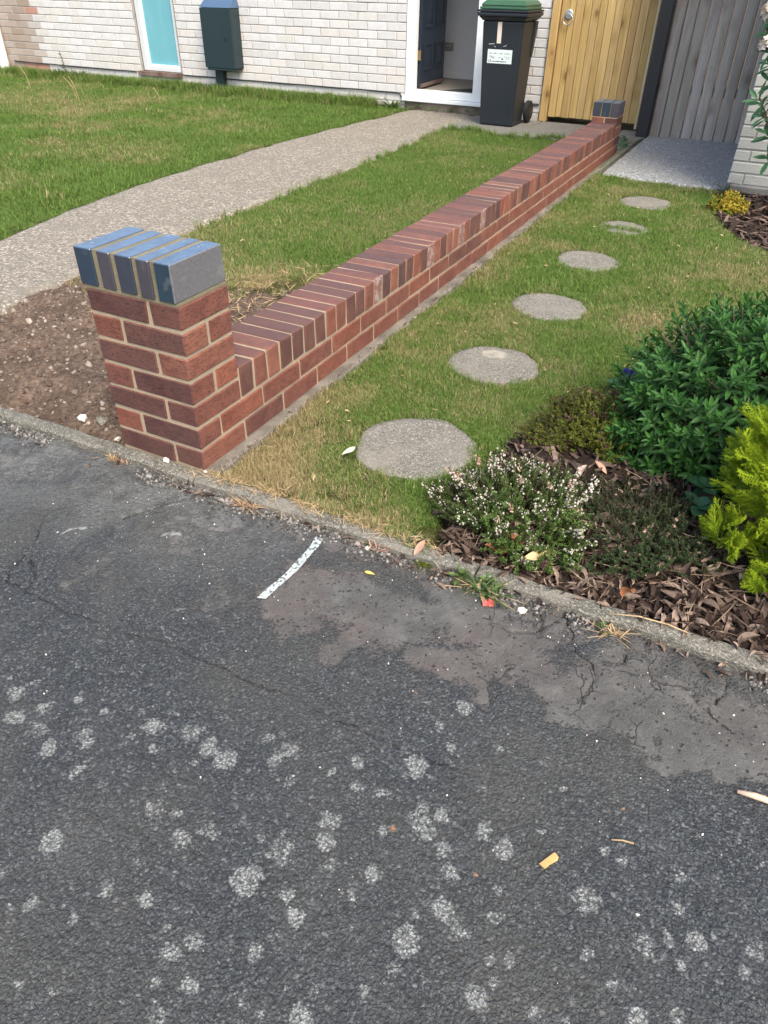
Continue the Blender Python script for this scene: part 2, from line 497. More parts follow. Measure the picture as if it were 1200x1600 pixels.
    h1 = mth(nt, 'ADD', h1, mth(nt, 'MULTIPLY', noise(nt, v, 55, 5, 0.7), 0.9))
    h = mth(nt, 'SUBTRACT', h1, mth(nt, 'ADD', mth(nt, 'MULTIPLY', ck, 1.2), mth(nt, 'ADD', mth(nt, 'MULTIPLY', cr, 0.6), mth(nt, 'MULTIPLY', pit, mth(nt, 'MULTIPLY', worn, 0.7)))))
    bump(nt, b, h, 1.0, 0.005)
    return m
M['asphalt'] = asphalt_mat()

def aggregate_mat(name, dark, mid, light, scale=130, bs=0.6, patch=(0.5, 0.5, 0.5), patch_amt=0.2, rough=0.9):
    m, nt, b = new_mat(name)
    v = wpos(nt)
    cell = voro(nt, v, scale, out='Color'); cd = voro(nt, v, scale, out='Distance')
    cs = N(nt, 'ShaderNodeSeparateColor'); L(nt, cell, cs.inputs[0])
    c = ramp(nt, cs.outputs[0], [(0, dark), (0.45, mid), (0.8, light), (1.0, tuple(min(1, x * 1.5) for x in light))])
    c = mixc(nt, mrange(nt, cd, 0.45, 0.8, 0, 0.7), c, tuple(x * 0.6 for x in dark))
    c = mixc(nt, mrange(nt, noise(nt, v, 5, 5, 0.6), 0.4, 0.7, 0, patch_amt * 2), c, patch)
    c = mixc(nt, mrange(nt, noise(nt, v, 24, 5, 0.7), 0.52, 0.7, 0, 0.4), c, tuple(x * 0.8 for x in dark))
    pa = N(nt, 'ShaderNodeAttribute'); pa.attribute_name = 'pale'
    c = mixc(nt, mth(nt, 'MULTIPLY', mrange(nt, mth(nt, 'ADD', pa.outputs['Fac'], mth(nt, 'MULTIPLY', mth(nt, 'SUBTRACT', noise(nt, v, 45, 5, 0.7), 0.5), 0.9)), 0.4, 0.7), mrange(nt, pa.outputs['Fac'], 0, 0.1)), c, (0.34, 0.31, 0.255))
    L(nt, c, b.inputs['Base Color'])
    b.inputs['Roughness'].default_value = rough
    b.inputs['Specular IOR Level'].default_value = 0.3
    bump(nt, b, mth(nt, 'ADD', mth(nt, 'SUBTRACT', 1.0, cd), mth(nt, 'MULTIPLY', noise(nt, v, 40, 5), 1.2)), bs, 0.005)
    return m
M['path'] = aggregate_mat('path_concrete', (0.160, 0.143, 0.116), (0.225, 0.202, 0.168), (0.32, 0.29, 0.243), 85, 0.55, (0.185, 0.165, 0.136), 0.32)
M['stone'] = aggregate_mat('stepping_stone', (0.125, 0.117, 0.098), (0.175, 0.165, 0.142), (0.25, 0.238, 0.208), 230, 0.4, (0.225, 0.21, 0.175), 0.32)
M['pad'] = aggregate_mat('pad_concrete', (0.20, 0.21, 0.21), (0.26, 0.27, 0.27), (0.34, 0.35, 0.35), 75, 0.6, (0.24, 0.25, 0.25), 0.35)
M['slab'] = aggregate_mat('slab_concrete', (0.15, 0.145, 0.13), (0.18, 0.175, 0.16), (0.21, 0.205, 0.19), 160, 0.25, (0.20, 0.195, 0.175), 0.3)
M['kerb'] = aggregate_mat('kerb_concrete', (0.080, 0.077, 0.064), (0.140, 0.134, 0.114), (0.21, 0.20, 0.173), 230, 0.5, (0.215, 0.205, 0.175), 0.35)

def soil_mat(name, a, b_, c_, scale=1.0):
    m, nt, b = new_mat(name)
    v = wpos(nt)
    n1 = noise(nt, v, 60 * scale, 6, 0.7); n2 = noise(nt, v, 6, 4)
    c = ramp(nt, n1, [(0.3, a), (0.52, b_), (0.75, c_)])
    c = mixc(nt, mrange(nt, n2, 0.4, 0.65, 0, 0.45), c, tuple(x * 0.75 for x in a))
    L(nt, c, b.inputs['Base Color'])
    b.inputs['Roughness'].default_value = 1.0
    b.inputs['Specular IOR Level'].default_value = 0.1
    bump(nt, b, noise(nt, v, 110 * scale, 5, 0.7), 0.9, 0.01)
    return m
M['soil'] = soil_mat('soil', (0.066, 0.048, 0.037), (0.150, 0.108, 0.082), (0.27, 0.205, 0.16))
M['mulch_soil'] = soil_mat('mulch_soil', (0.018, 0.014, 0.012), (0.04, 0.028, 0.022), (0.085, 0.06, 0.048))
M['thatch'] = soil_mat('lawn_soil', (0.034, 0.040, 0.012), (0.075, 0.078, 0.028), (0.16, 0.14, 0.065))

def blade_mat(name, greens, dry1, dry2):
    """grass: 'b' differs per blade, 'dry' per clump"""
    m, nt, b = new_mat(name)
    at = N(nt, 'ShaderNodeAttribute', attribute_type='GEOMETRY'); at.attribute_name = 'b'
    ah = N(nt, 'ShaderNodeAttribute', attribute_type='GEOMETRY'); ah.attribute_name = 'h'
    ad = N(nt, 'ShaderNodeAttribute', attribute_type='INSTANCER'); ad.attribute_name = 'dry'
    ar = N(nt, 'ShaderNodeAttribute', attribute_type='INSTANCER'); ar.attribute_name = 'tone'
    f = mth(nt, 'FRACT', mth(nt, 'ADD', mth(nt, 'MULTIPLY', at.outputs['Fac'], 7.31), ar.outputs['Fac']))
    g = ramp(nt, f, [(0, greens[0]), (0.5, greens[1]), (1, greens[2])])
    g = mixc(nt, mth(nt, 'MULTIPLY', mth(nt, 'SUBTRACT', 1.0, ah.outputs['Fac']), 0.30), g, dry1)
    d = mixc(nt, f, dry1, dry2)
    f2 = mth(nt, 'FRACT', mth(nt, 'ADD', at.outputs['Fac'], mth(nt, 'MULTIPLY', ar.outputs['Fac'], 3.7)))
    isdry = mth(nt, 'LESS_THAN', f2, ad.outputs['Fac'])
    c = mixc(nt, isdry, g, d)
    L(nt, c, b.inputs['Base Color'])
    b.inputs['Roughness'].default_value = 0.6
    b.inputs['Specular IOR Level'].default_value = 0.25
    tr = N(nt, 'ShaderNodeBsdfTranslucent'); L(nt, c, tr.inputs['Color'])
    ms = N(nt, 'ShaderNodeMixShader'); ms.inputs[0].default_value = 0.3
    L(nt, b.outputs[0], ms.inputs[1]); L(nt, tr.outputs[0], ms.inputs[2])
    L(nt, ms.outputs[0], nt.nodes['Material Output'].inputs['Surface'])
    return m
M['grass'] = blade_mat('grass_blades', [(0.046, 0.122, 0.014), (0.100, 0.205, 0.028), (0.195, 0.30, 0.070)], (0.23, 0.185, 0.082), (0.50, 0.405, 0.235))

def leaf_mat(name, a, b_, rough=0.45, trans=0.25, spec=0.4, tip=None, var_attr='b', power=1.0):
    m, nt, b = new_mat(name)
    at = N(nt, 'ShaderNodeAttribute'); at.attribute_name = var_attr
    oi = N(nt, 'ShaderNodeObjectInfo')
    f = mth(nt, 'POWER', mth(nt, 'FRACT', mth(nt, 'ADD', at.outputs['Fac'], oi.outputs['Random'])), power)
    c = mixc(nt, f, a, b_)
    if tip is not None:
        ah = N(nt, 'ShaderNodeAttribute'); ah.attribute_name = 'h'
        c = mixc(nt, mth(nt, 'POWER', ah.outputs['Fac'], 2.0), c, tip)
    v = N(nt, 'ShaderNodeTexCoord').outputs['Object']
    c = mixc(nt, mrange(nt, noise(nt, v, 60, 3), 0.35, 0.7, 0, 0.35), c, tuple(x * 0.6 for x in a))
    L(nt, c, b.inputs['Base Color'])
    b.inputs['Roughness'].default_value = rough
    b.inputs['Specular IOR Level'].default_value = spec
    if trans:
        tr = N(nt, 'ShaderNodeBsdfTranslucent'); L(nt, c, tr.inputs['Color'])
        ms = N(nt, 'ShaderNodeMixShader'); ms.inputs[0].default_value = trans
        L(nt, b.outputs[0], ms.inputs[1]); L(nt, tr.outputs[0], ms.inputs[2])
        L(nt, ms.outputs[0], nt.nodes['Material Output'].inputs['Surface'])
    return m
M['shrub_leaf'] = leaf_mat('shrub_leaf', (0.016, 0.062, 0.013), (0.050, 0.140, 0.026), 0.48, 0.22, 0.3, tip=(0.058, 0.165, 0.034))
M['conifer'] = leaf_mat('conifer_foliage', (0.13, 0.26, 0.010), (0.26, 0.40, 0.016), 0.6, 0.35, 0.2, tip=(0.50, 0.63, 0.03))
M['heather_green'] = leaf_mat('heather_green', (0.035, 0.075, 0.014), (0.11, 0.175, 0.035), 0.6, 0.2, 0.2)
M['heather_olive'] = leaf_mat('heather_olive', (0.065, 0.085, 0.010), (0.15, 0.165, 0.022), 0.6, 0.2, 0.2)
M['heather_dark'] = leaf_mat('heather_dark', (0.020, 0.040, 0.015), (0.050, 0.075, 0.024), 0.6, 0.15, 0.2)
M['yellow_shrub'] = leaf_mat('yellow_shrub_leaf', (0.30, 0.22, 0.02), (0.44, 0.36, 0.04), 0.5, 0.3, 0.3)
M['yellow_green'] = leaf_mat('yellow_green_leaf', (0.16, 0.20, 0.025), (0.26, 0.28, 0.03), 0.5, 0.3, 0.3)
M['flower_white'] = leaf_mat('white_flower', (0.50, 0.43, 0.36), (0.72, 0.68, 0.61), 0.6, 0.2, 0.2)
M['flower_pink'] = leaf_mat('pinkish_flower', (0.45, 0.26, 0.20), (0.60, 0.44, 0.36), 0.6, 0.2, 0.2)
M['flower_mauve'] = leaf_mat('faded_mauve_flower', (0.12, 0.065, 0.055), (0.18, 0.095, 0.085), 0.6, 0.2, 0.2)
M['flower_blue'] = leaf_mat('violet_flower', (0.045, 0.02, 0.35), (0.09, 0.04, 0.5), 0.5, 0.2, 0.2)
M['broad_leaf'] = leaf_mat('broad_leaf', (0.030, 0.10, 0.045), (0.055, 0.15, 0.06), 0.5, 0.2, 0.4)
M['stem'] = simple('woody_stem', (0.07, 0.05, 0.035), 0.85)
M['weed_leaf'] = leaf_mat('weed_leaf', (0.05, 0.10, 0.028), (0.12, 0.18, 0.055), 0.55, 0.25, 0.3)
M['dead_leaf'] = leaf_mat('dead_leaf', (0.040, 0.025, 0.019), (0.42, 0.315, 0.25), 0.75, 0.1, 0.2, power=2.8)
M['bark'] = leaf_mat('bark_chip', (0.025, 0.018, 0.015), (0.24, 0.17, 0.14), 0.9, 0.0, 0.1, power=2.0)
M['leaf_orange'] = simple('orange_dead_leaf', (0.42, 0.17, 0.07), 0.6, var=0.35)
M['leaf_tan'] = simple('tan_dead_leaf', (0.58, 0.40, 0.19), 0.6, var=0.25)
M['leaf_pink'] = simple('pinkish_dead_leaf', (0.42, 0.24, 0.17), 0.6, var=0.25)
M['leaf_yellow'] = simple('yellow_leaf', (0.62, 0.46, 0.10), 0.55, var=0.2)
M['leaf_pale'] = simple('pale_dry_leaf', (0.62, 0.52, 0.40), 0.7, var=0.2)
M['wood_chip'] = simple('wood_chip', (0.46, 0.29, 0.11), 0.75, var=0.35, nscale=60)
M['twig'] = simple('bare_twig', (0.62, 0.44, 0.32), 0.75, var=0.25)
M['straw'] = leaf_mat('straw', (0.40, 0.28, 0.15), (0.60, 0.45, 0.27), 0.7, 0.2, 0.2)
M['pebble'] = leaf_mat('pebble', (0.090, 0.066, 0.051), (0.38, 0.32, 0.275), 0.9, 0.0, 0.15, power=3.2)
M['pale_stone'] = simple('pale_stone', (0.62, 0.58, 0.52), 0.8, var=0.2)
M['paper_red'] = simple('red_scrap', (0.55, 0.10, 0.09), 0.6, var=0.3, nscale=80)

# painted white line: worn through on the stone tops
def paint_mat():
    m, nt, b = new_mat('worn_white_paint')
    v = wpos(nt)
    cd = voro(nt, v, 125, out='Distance')
    hole = mth(nt, 'MAXIMUM', mrange(nt, cd, 0.55, 0.75), mrange(nt, noise(nt, v, 130, 5, 0.75), 0.57, 0.66))
    c = mixc(nt, mth(nt, 'MULTIPLY', hole, 0.85), (0.40, 0.45, 0.44), (0.05, 0.055, 0.06))
    L(nt, c, b.inputs['Base Color'])
    b.inputs['Roughness'].default_value = 0.8
    bump(nt, b, mth(nt, 'SUBTRACT', 1.0, cd), 0.7, 0.004)
    return m
M['paint'] = paint_mat()

M['upvc'] = simple('white_upvc', (0.76, 0.80, 0.82), 0.35, var=0.03, bstr=0.0)
M['upvc_grey'] = simple('dirty_white_frame', (0.55, 0.58, 0.60), 0.45, var=0.08, bstr=0.0)
M['door'] = simple('navy_door', (0.018, 0.026, 0.042), 0.35, var=0.1, bstr=0.0)
M['brass'] = simple('worn_brass', (0.35, 0.22, 0.10), 0.45, metal=0.8)
M['inner_wall'] = simple('inner_wall', (0.55, 0.56, 0.57), 0.8, var=0.04)
M['inner_floor'] = simple('inner_floor', (0.23, 0.21, 0.18), 0.6, var=0.2, nscale=8)
M['door_mat'] = simple('door_mat', (0.02, 0.021, 0.023), 0.95)
M['socket'] = simple('socket_plate', (0.22, 0.22, 0.21), 0.4, var=0.05, bstr=0.0)
M['sill'] = mortar_mat('red_brown_sill', (0.10, 0.055, 0.045), (0.20, 0.15, 0.13))
M['plinth'] = mortar_mat('plinth_render', (0.13, 0.10, 0.075), (0.26, 0.22, 0.18))
M['dark_plinth'] = mortar_mat('dark_plinth', (0.10, 0.105, 0.10), (0.17, 0.17, 0.16))
M['rust'] = mortar_mat('exposed_red_edge', (0.07, 0.035, 0.03), (0.16, 0.09, 0.075))
M['box_green'] = simple('box_dark_green', (0.014, 0.030, 0.036), 0.42, var=0.12, nscale=10, bstr=0.05)
M['box_lid'] = simple('box_lid_sky_blue', (0.06, 0.115, 0.21), 0.3, var=0.08, nscale=10, bstr=0.0)  # blue stands for sky reflected in the lid, put into its colour
M['cable'] = simple('black_cable', (0.02, 0.022, 0.022), 0.5, bstr=0.0)
M['bin'] = simple('bin_plastic', (0.013, 0.018, 0.025), 0.42, var=0.15, nscale=14, bstr=0.08)
M['bin_green'] = simple('bin_lid_green', (0.032, 0.095, 0.052), 0.4, var=0.1, nscale=14, bstr=0.0)
M['rubber'] = simple('rubber', (0.010, 0.010, 0.011), 0.7)
M['white_label'] = simple('white_label', (0.66, 0.74, 0.74), 0.4, var=0.04, bstr=0.0)
M['print'] = simple('dark_print', (0.05, 0.07, 0.09), 0.5, bstr=0.0)
M['strip'] = simple('peeling_strip', (0.70, 0.62, 0.55), 0.45, var=0.2, nscale=14, bstr=0.0)
M['zinc'] = simple('galvanised_steel', (0.55, 0.57, 0.58), 0.35, metal=0.9, var=0.1)
M['black_post'] = simple('black_post', (0.016, 0.017, 0.021), 0.5, var=0.15)
M['gutter_white'] = simple('white_downpipe', (0.74, 0.75, 0.76), 0.35, var=0.05, bstr=0.0)
M['dark_void'] = simple('dark_recess', (0.05, 0.06, 0.055), 0.8)

def glass_mat():
    m, nt, b = new_mat('blue_obscured_pane')
    v = opos(nt, False)
    c = mixc(nt, noise(nt, stretch(nt, v, 1, 1, 0.3), 5, 3), (0.11, 0.33, 0.40), (0.19, 0.45, 0.52))
    L(nt, c, b.inputs['Base Color'])
    b.inputs['Roughness'].default_value = 0.12
    b.inputs['Specular IOR Level'].default_value = 0.6
    return m
M['pane'] = glass_mat()

def wood_mat(name, a, b_, knot, grain=1.0, knots=0.5, rough=0.7, streak=None):
    m, nt, b = new_mat(name)
    v = opos(nt)
    oc = N(nt, 'ShaderNodeObjectInfo').outputs['Color']
    g = noise(nt, stretch(nt, v, 55, 55, 2.0), 1.6, 5, 0.6)
    g2 = noise(nt, stretch(nt, v, 9, 9, 0.7), 1.3, 3)
    c = mixc(nt, mrange(nt, g, 0.3, 0.7), a, b_)
    c = mixc(nt, mrange(nt, g2, 0.4, 0.7, 0, 0.5), c, tuple(x * 0.72 for x in a))
    kvec = stretch(nt, v, 1, 1, 0.62)
    kd = voro(nt, kvec, 7.0, out='Distance')
    kc = N(nt, 'ShaderNodeSeparateColor'); L(nt, voro(nt, kvec, 7.0, out='Color'), kc.inputs[0])
    kr = mth(nt, 'MULTIPLY', mrange(nt, kc.outputs[0], 0.35, 0.8), 0.20)
    kd2 = mth(nt, 'ADD', kd, mth(nt, 'MULTIPLY', mth(nt, 'SUBTRACT', noise(nt, v, 70, 3), 0.5), 0.07))
    km = mth(nt, 'MULTIPLY', mth(nt, 'MULTIPLY', mrange(nt, mth(nt, 'SUBTRACT', kd2, kr), -0.10, 0.03, 1, 0), mrange(nt, kc.outputs[0], 0.38, 0.42)), knots)
    halo = mth(nt, 'MULTIPLY', mrange(nt, mth(nt, 'SUBTRACT', kd2, kr), 0.0, 0.28, 1, 0), mrange(nt, kc.outputs[0], 0.36, 0.5, 0, 0.55))
    c = mixc(nt, halo, c, mixc(nt, 0.5, a, knot))
    c = mixc(nt, km, c, knot)
    c = mixc(nt, 1.0, c, oc, 'MULTIPLY')
    if streak:
        sn = noise(nt, stretch(nt, v, 9, 9, 2.2), 1.0, 5, 0.7)
        c = mixc(nt, mrange(nt, sn, 0.45, 0.72, 0, 0.65), c, streak)
    L(nt, c, b.inputs['Base Color'])
    b.inputs['Roughness'].default_value = rough
    b.inputs['Specular IOR Level'].default_value = 0.3
    bump(nt, b, g, 0.25, 0.004)
    return m
M['pine'] = wood_mat('yellow_pine', (0.44, 0.295, 0.115), (0.57, 0.41, 0.19), (0.17, 0.085, 0.03), knots=0.85)
M['pine_edge'] = wood_mat('pale_pine_edge', (0.60, 0.50, 0.30), (0.68, 0.58, 0.38), (0.4, 0.3, 0.15), knots=0.2)
M['grey_wood'] = wood_mat('weathered_grey_wood', (0.34, 0.315, 0.285), (0.45, 0.425, 0.39), (0.13, 0.11, 0.10), knots=0.55, streak=(0.26, 0.205, 0.165), rough=0.85)

# ================================================================== THE SETTING
# ground far out
link('ground', grid_mesh('ground', np.linspace(-90, 90, 7), np.linspace(-90, 90, 7), -0.20, [M['soil']]), kind='structure')

# ---- pavement (asphalt), with the marks that lie on it as attributes
LICHEN=[(0.163,-0.808,0.014),(0.15,-0.845,0.021),(0.196,-0.892,0.021),(0.26,-0.89,0.023),(0.232,-0.845,0.017),(0.32,-0.911,0.018),(0.103,-0.822,0.008),(0.279,-0.795,0.01),(0.354,-0.795,0.011),(0.355,-0.854,0.02),(0.38,-0.867,0.013),(0.443,-0.831,0.012),(0.452,-0.814,0.01),(0.475,-0.773,0.019),(0.49,-0.727,0.012),(0.554,-0.75,0.023),(0.605,-0.763,0.019),(0.513,-0.819,0.012),(0.602,-0.803,0.01),(0.653,-0.767,0.023),(0.587,-0.832,0.006),(0.412,-0.922,0.014),(0.474,-0.917,0.014),(0.599,-0.916,0.018),(0.641,-0.902,0.012),(0.719,-0.902,0.019),(0.682,-0.94,0.02),(0.478,-1.049,0.022),(0.643,-1.009,0.014),(0.623,-1.067,0.015),(0.697,-1.047,0.012),(0.717,-1.05,0.006),(0.529,-1.144,0.011),(0.579,-1.127,0.009),(0.609,-1.132,0.011),(0.5,-1.165,0.008),(0.814,-1.065,0.017),(0.79,-1.093,0.017),(0.761,-1.069,0.008),(0.856,-0.872,0.029),(0.809,-0.873,0.01),(0.831,-0.946,0.025),(0.754,-0.693,0.021),(0.741,-0.727,0.014),(0.795,-0.751,0.015),(0.702,-0.686,0.013),(0.89,-0.652,0.014),(0.917,-0.701,0.015),(0.903,-0.782,0.021),(0.916,-0.821,0.016),(0.95,-0.848,0.017),(0.856,-0.696,0.011),(0.939,-0.957,0.014),(0.931,-0.994,0.008),(0.913,-1.032,0.014),(1.029,-1.034,0.017),(0.988,-1.048,0.006),(1.097,-0.996,0.009),(0.831,-1.172,0.016),(0.972,-1.099,0.01),(1.025,-1.074,0.019),(0.961,-0.693,0.012),(1.021,-0.833,0.016),(1.007,-0.883,0.007),(1.026,-0.928,0.007),(0.614,-1.237,0.008),(0.666,-1.219,0.009),(0.795,-1.137,0.012),(0.848,-1.117,0.014),(0.928,-1.098,0.014),(0.992,-1.023,0.005),(0.911,-0.935,0.011),(0.444,-1.131,0.011),(0.998,-0.758,0.011),(1.032,-0.432,0.017),(1.005,-0.5,0.013),(1.045,-0.535,0.01),(1.07,-0.544,0.009),(1.134,-0.491,0.009),(0.998,-0.604,0.023),(0.975,-0.686,0.012),(1.062,-0.714,0.027),(1.088,-0.676,0.013),(1.049,-0.678,0.015),(1.167,-0.666,0.017),(1.214,-0.685,0.019),(1.114,-0.742,0.018),(1.142,-0.769,0.014),(1.228,-0.755,0.014),(1.238,-0.801,0.013),(1.157,-0.831,0.019),(1.194,-0.849,0.02),(1.125,-0.839,0.008),(1.12,-0.906,0.022),(1.12,-0.957,0.016),(1.249,-0.874,0.01),(1.282,-0.857,0.011),(1.273,-0.899,0.01),(1.256,-0.931,0.018),(1.168,-0.94,0.009),(1.368,-0.706,0.023),(1.391,-0.789,0.012),(1.469,-0.732,0.022),(1.502,-0.705,0.013),(1.543,-0.689,0.017),(1.631,-0.66,0.017),(1.506,-0.593,0.01),(1.509,-0.649,0.011),(1.375,-0.607,0.012),(1.26,-0.622,0.008),(1.472,-0.81,0.01),(1.534,-0.814,0.015),(1.481,-0.843,0.013),(1.386,-0.867,0.007),(1.531,-0.744,0.01),(1.62,-0.704,0.01),(1.638,-0.749,0.008),(1.436,-0.816,0.009),(1.273,-0.518,0.007),(1.632,-0.506,0.007),(1.568,-0.666,0.006),(1.134,-0.588,0.009),(1.223,-0.48,0.008),(1.41,-0.614,0.009),(1.38,-0.9,0.008),(1.117,-0.86,0.008),(1.338,-0.908,0.01),(1.361,-0.41,0.005)]
WORN=[((-0.551,-0.154),0.184),((-0.236,-0.169),0.135),((0.049,-0.266),0.107),((0.119,-0.127),0.093),((-0.03,-0.518),0.082),((0.647,-0.269),0.128),((0.8,-0.288),0.139),((0.747,-0.385),0.075),((0.892,-0.191),0.126),((1.066,-0.218),0.121),((1.2,-0.256),0.101),((1.31,-0.238),0.128),((1.447,-0.244),0.137),((1.561,-0.238),0.148),((1.489,-0.36),0.077),((1.383,-0.331),0.053),((1.604,-0.316),0.077),((0.963,-0.359),0.072),((0.407,-0.421),0.095),((0.545,-0.373),0.078)]
CRACKS=[(0.0075,0.72,[(-0.251,-0.27),(-0.304,-0.352),(-0.264,-0.416),(-0.221,-0.472),(-0.208,-0.526),(-0.203,-0.567),(-0.165,-0.604),(-0.076,-0.611),(-0.015,-0.605),(0.112,-0.613),(0.224,-0.602),(0.328,-0.587),(0.455,-0.582),(0.593,-0.577),(0.729,-0.581),(0.912,-0.576),(1.078,-0.566)]),(0.008,0.9,[(-0.185,-0.514),(-0.137,-0.547),(-0.095,-0.594)]),(0.007,0.55,[(0.281,-0.965),(0.389,-0.967),(0.503,-0.965),(0.606,-0.975),(0.709,-0.974),(0.797,-0.979),(0.898,-0.974),(0.998,-0.973)]),(0.008,0.8,[(-0.088,-0.272),(-0.055,-0.202),(-0.004,-0.121),(0.048,-0.037)]),(0.0075,0.9,[(1.144,-0.058),(1.196,-0.104),(1.203,-0.157),(1.245,-0.179),(1.266,-0.231),(1.26,-0.294)]),(0.007,0.85,[(1.264,-0.032),(1.314,-0.088),(1.319,-0.151)]),(0.007,0.85,[(1.495,0.007),(1.5,-0.056),(1.528,-0.104),(1.522,-0.167)]),(0.007,0.85,[(1.462,-0.169),(1.504,-0.185),(1.548,-0.227)]),(0.007,0.8,[(0.98,-0.157),(1.036,-0.176),(1.107,-0.15),(1.144,-0.058)]),(0.007,0.8,[(1.06,-0.052),(1.112,-0.112),(1.12,-0.166)])]
CHALK=[(0.018,0.8,[(-0.19,-0.398),(-0.16,-0.338)]),(0.018,0.8,[(0.058,-0.273),(0.093,-0.243)]),(0.018,0.6,[(-0.039,-0.205),(0.011,-0.155)]),(0.018,0.6,[(-0.203,-0.222),(-0.143,-0.272)]),(0.018,0.6,[(0.349,-0.476),(0.409,-0.446)]),(0.018,0.6,[(0.297,-0.501),(0.337,-0.461)]),(0.012,0.6,[(0.299,-0.579),(0.319,-0.573)]),(0.012,0.6,[(0.911,-0.449),(0.941,-0.449)])]
ORANGE=[(1.017,-0.744,.016),(1.388,-0.508,.010),(0.924,-0.444,.010),(1.184,-0.75,.012),(1.13,-.47,.008)]

def pave_z(X, Y):
    return -0.028 + (Y + 0.05) * 0.010 + (fbm(X * 1.7, Y * 1.7, 3, 3) - 0.5) * 0.012 * sstep(-0.05, -0.3, Y) + (fbm(X * 14, Y * 14, 9, 3) - 0.5) * 0.006 * sstep(-0.75, -0.1, Y)
def crack_at(X, Y):
    t = np.zeros(X.shape)
    wx = X + (fbm(X * 16, Y * 16, 21, 3) - 0.5) * 0.035; wy = Y + (fbm(X * 16, Y * 16, 22, 3) - 0.5) * 0.035
    for w, s, pts in CRACKS:
        t = np.maximum(t, s * (1 - sstep(0, w, seg_dist(wx, wy, pts))))
    return t
def lichen_at(X, Y):
    t = np.zeros(X.shape)
    X, Y = X + (fbm(X * 38, Y * 38, 23, 3) - .5) * .015, Y + (fbm(X * 38, Y * 38, 24, 3) - .5) * .015
    for k, (x, y, r) in enumerate(LICHEN):
        m = (np.abs(X - x) < r * 2.2) & (np.abs(Y - y) < r * 2.2)
        s = 0.52 + 0.48 * ((k * 37) % 11) / 11
        ea = k * 1.7; ex = 1 + .16 * math.sin(k * 2.3); dx_, dy_ = X[m] - x, Y[m] - y
        d = np.hypot((dx_ * math.cos(ea) + dy_ * math.sin(ea)) * ex, (dy_ * math.cos(ea) - dx_ * math.sin(ea)) / ex) / (r * 1.3)
        t[m] = np.maximum(t[m], s * np.clip(1.0 - d ** 2, 0, 1) ** 0.6)
    return t
def worn_at(X, Y):
    X, Y = (X + (fbm(X * 4.5, Y * 4.5, 35, 4) - .5) * .34 + (fbm(X * 17, Y * 17, 36, 3) - .5) * .09, Y + (fbm(X * 4.5, Y * 4.5, 37, 4) - .5) * .26 + (fbm(X * 17, Y * 17, 38, 3) - .5) * .08)
    t = np.zeros(X.shape)
    for (x, y), r in WORN:
        t = np.maximum(t, np.clip(1.45 - np.hypot(X - x, Y - y) / r, 0, 0.9) * (.9 if x > .5 else .62))
    t = np.maximum(t, 0.62 * (1 - sstep(0.04, 0.14, -Y - 0.05)) * (fbm(X * 4, Y * 4, 31, 2) > 0.42))
    return t * (0.72 + 0.5 * fbm(X * 9, Y * 9, 33, 3))
def blobs(lst, grow=1.0):
    def f(X, Y):
        t = np.zeros(X.shape)
        for x, y, r in lst: t = np.maximum(t, np.clip(1.15 - np.hypot(X - x, Y - y) / (r * grow), 0, 1) * 0.8)
        return t
    return f
def chalk_at(X, Y):
    t = np.zeros(X.shape)
    X, Y = X + (fbm(X * 9, Y * 9, 64, 4) - .5) * .10, Y + (fbm(X * 9, Y * 9, 65, 4) - .5) * .10
    for r, s, pts in CHALK: t = np.maximum(t, s * (1 - sstep(0, r, seg_dist(X, Y, pts))))
    return t
xs = np.concatenate([np.linspace(-14, -1.2, 40), np.arange(-1.18, 1.95, 0.0052), np.linspace(1.97, 9, 24)])
ys = np.concatenate([np.linspace(-9, -1.55, 20), np.arange(-1.53, -0.046, 0.0052), [-0.046]])
pave = link('pavement', grid_mesh('pavement', xs, ys, lambda X, Y: pave_z(X, Y) - 0.006 * sstep(0.35, 0.8, crack_at(X, Y)), [M['asphalt']],
            {'dusty': lambda X, Y: sstep(-.55, -.05, Y + .25 * (fbm(X * 3, Y * 3, 39, 3) - .5)) * sstep(.75, .1, X), 'lichen': lichen_at, 'worn': worn_at, 'crack': crack_at, 'chalk': chalk_at, 'orange': blobs(ORANGE),
             'reddish': lambda X, Y: np.exp(-((X - .74) / .26) ** 2 - ((Y + .28) / .2) ** 2) + .15, 'reddish_off': lambda X, Y: sstep(.82, 1.05, X) + .25 * sstep(.3, .0, X)}), kind='structure')
pave['label'] = 'worn dark asphalt pavement spotted with pale lichen'

# ---- painted line, a thin strip following the asphalt
pl = [(0.455, -0.360), (0.461, -0.32), (0.466, -0.28), (0.469, -0.24), (0.470, -0.20), (0.4695, -0.163), (0.467, -0.125), (0.462, -0.085)]
V = []; F = []
for i, (x, y) in enumerate(pl):
    for k in (-1, 0, 1):
        xx = x + k * (0.0108 + 0.0016 * math.sin(i * 2.1 + k)); V.append((xx, y + 0.004 * k, float(pave_z(np.array(xx), np.array(y))) + 0.004))
for i in range(len(pl) - 1):
    for k in (0, 1): F.append((i * 3 + k, i * 3 + k + 1, i * 3 + k + 4, i * 3 + k + 3))
pv = link('painted_line', fast_mesh('painted_line', V, F, [M['paint']]), pave)

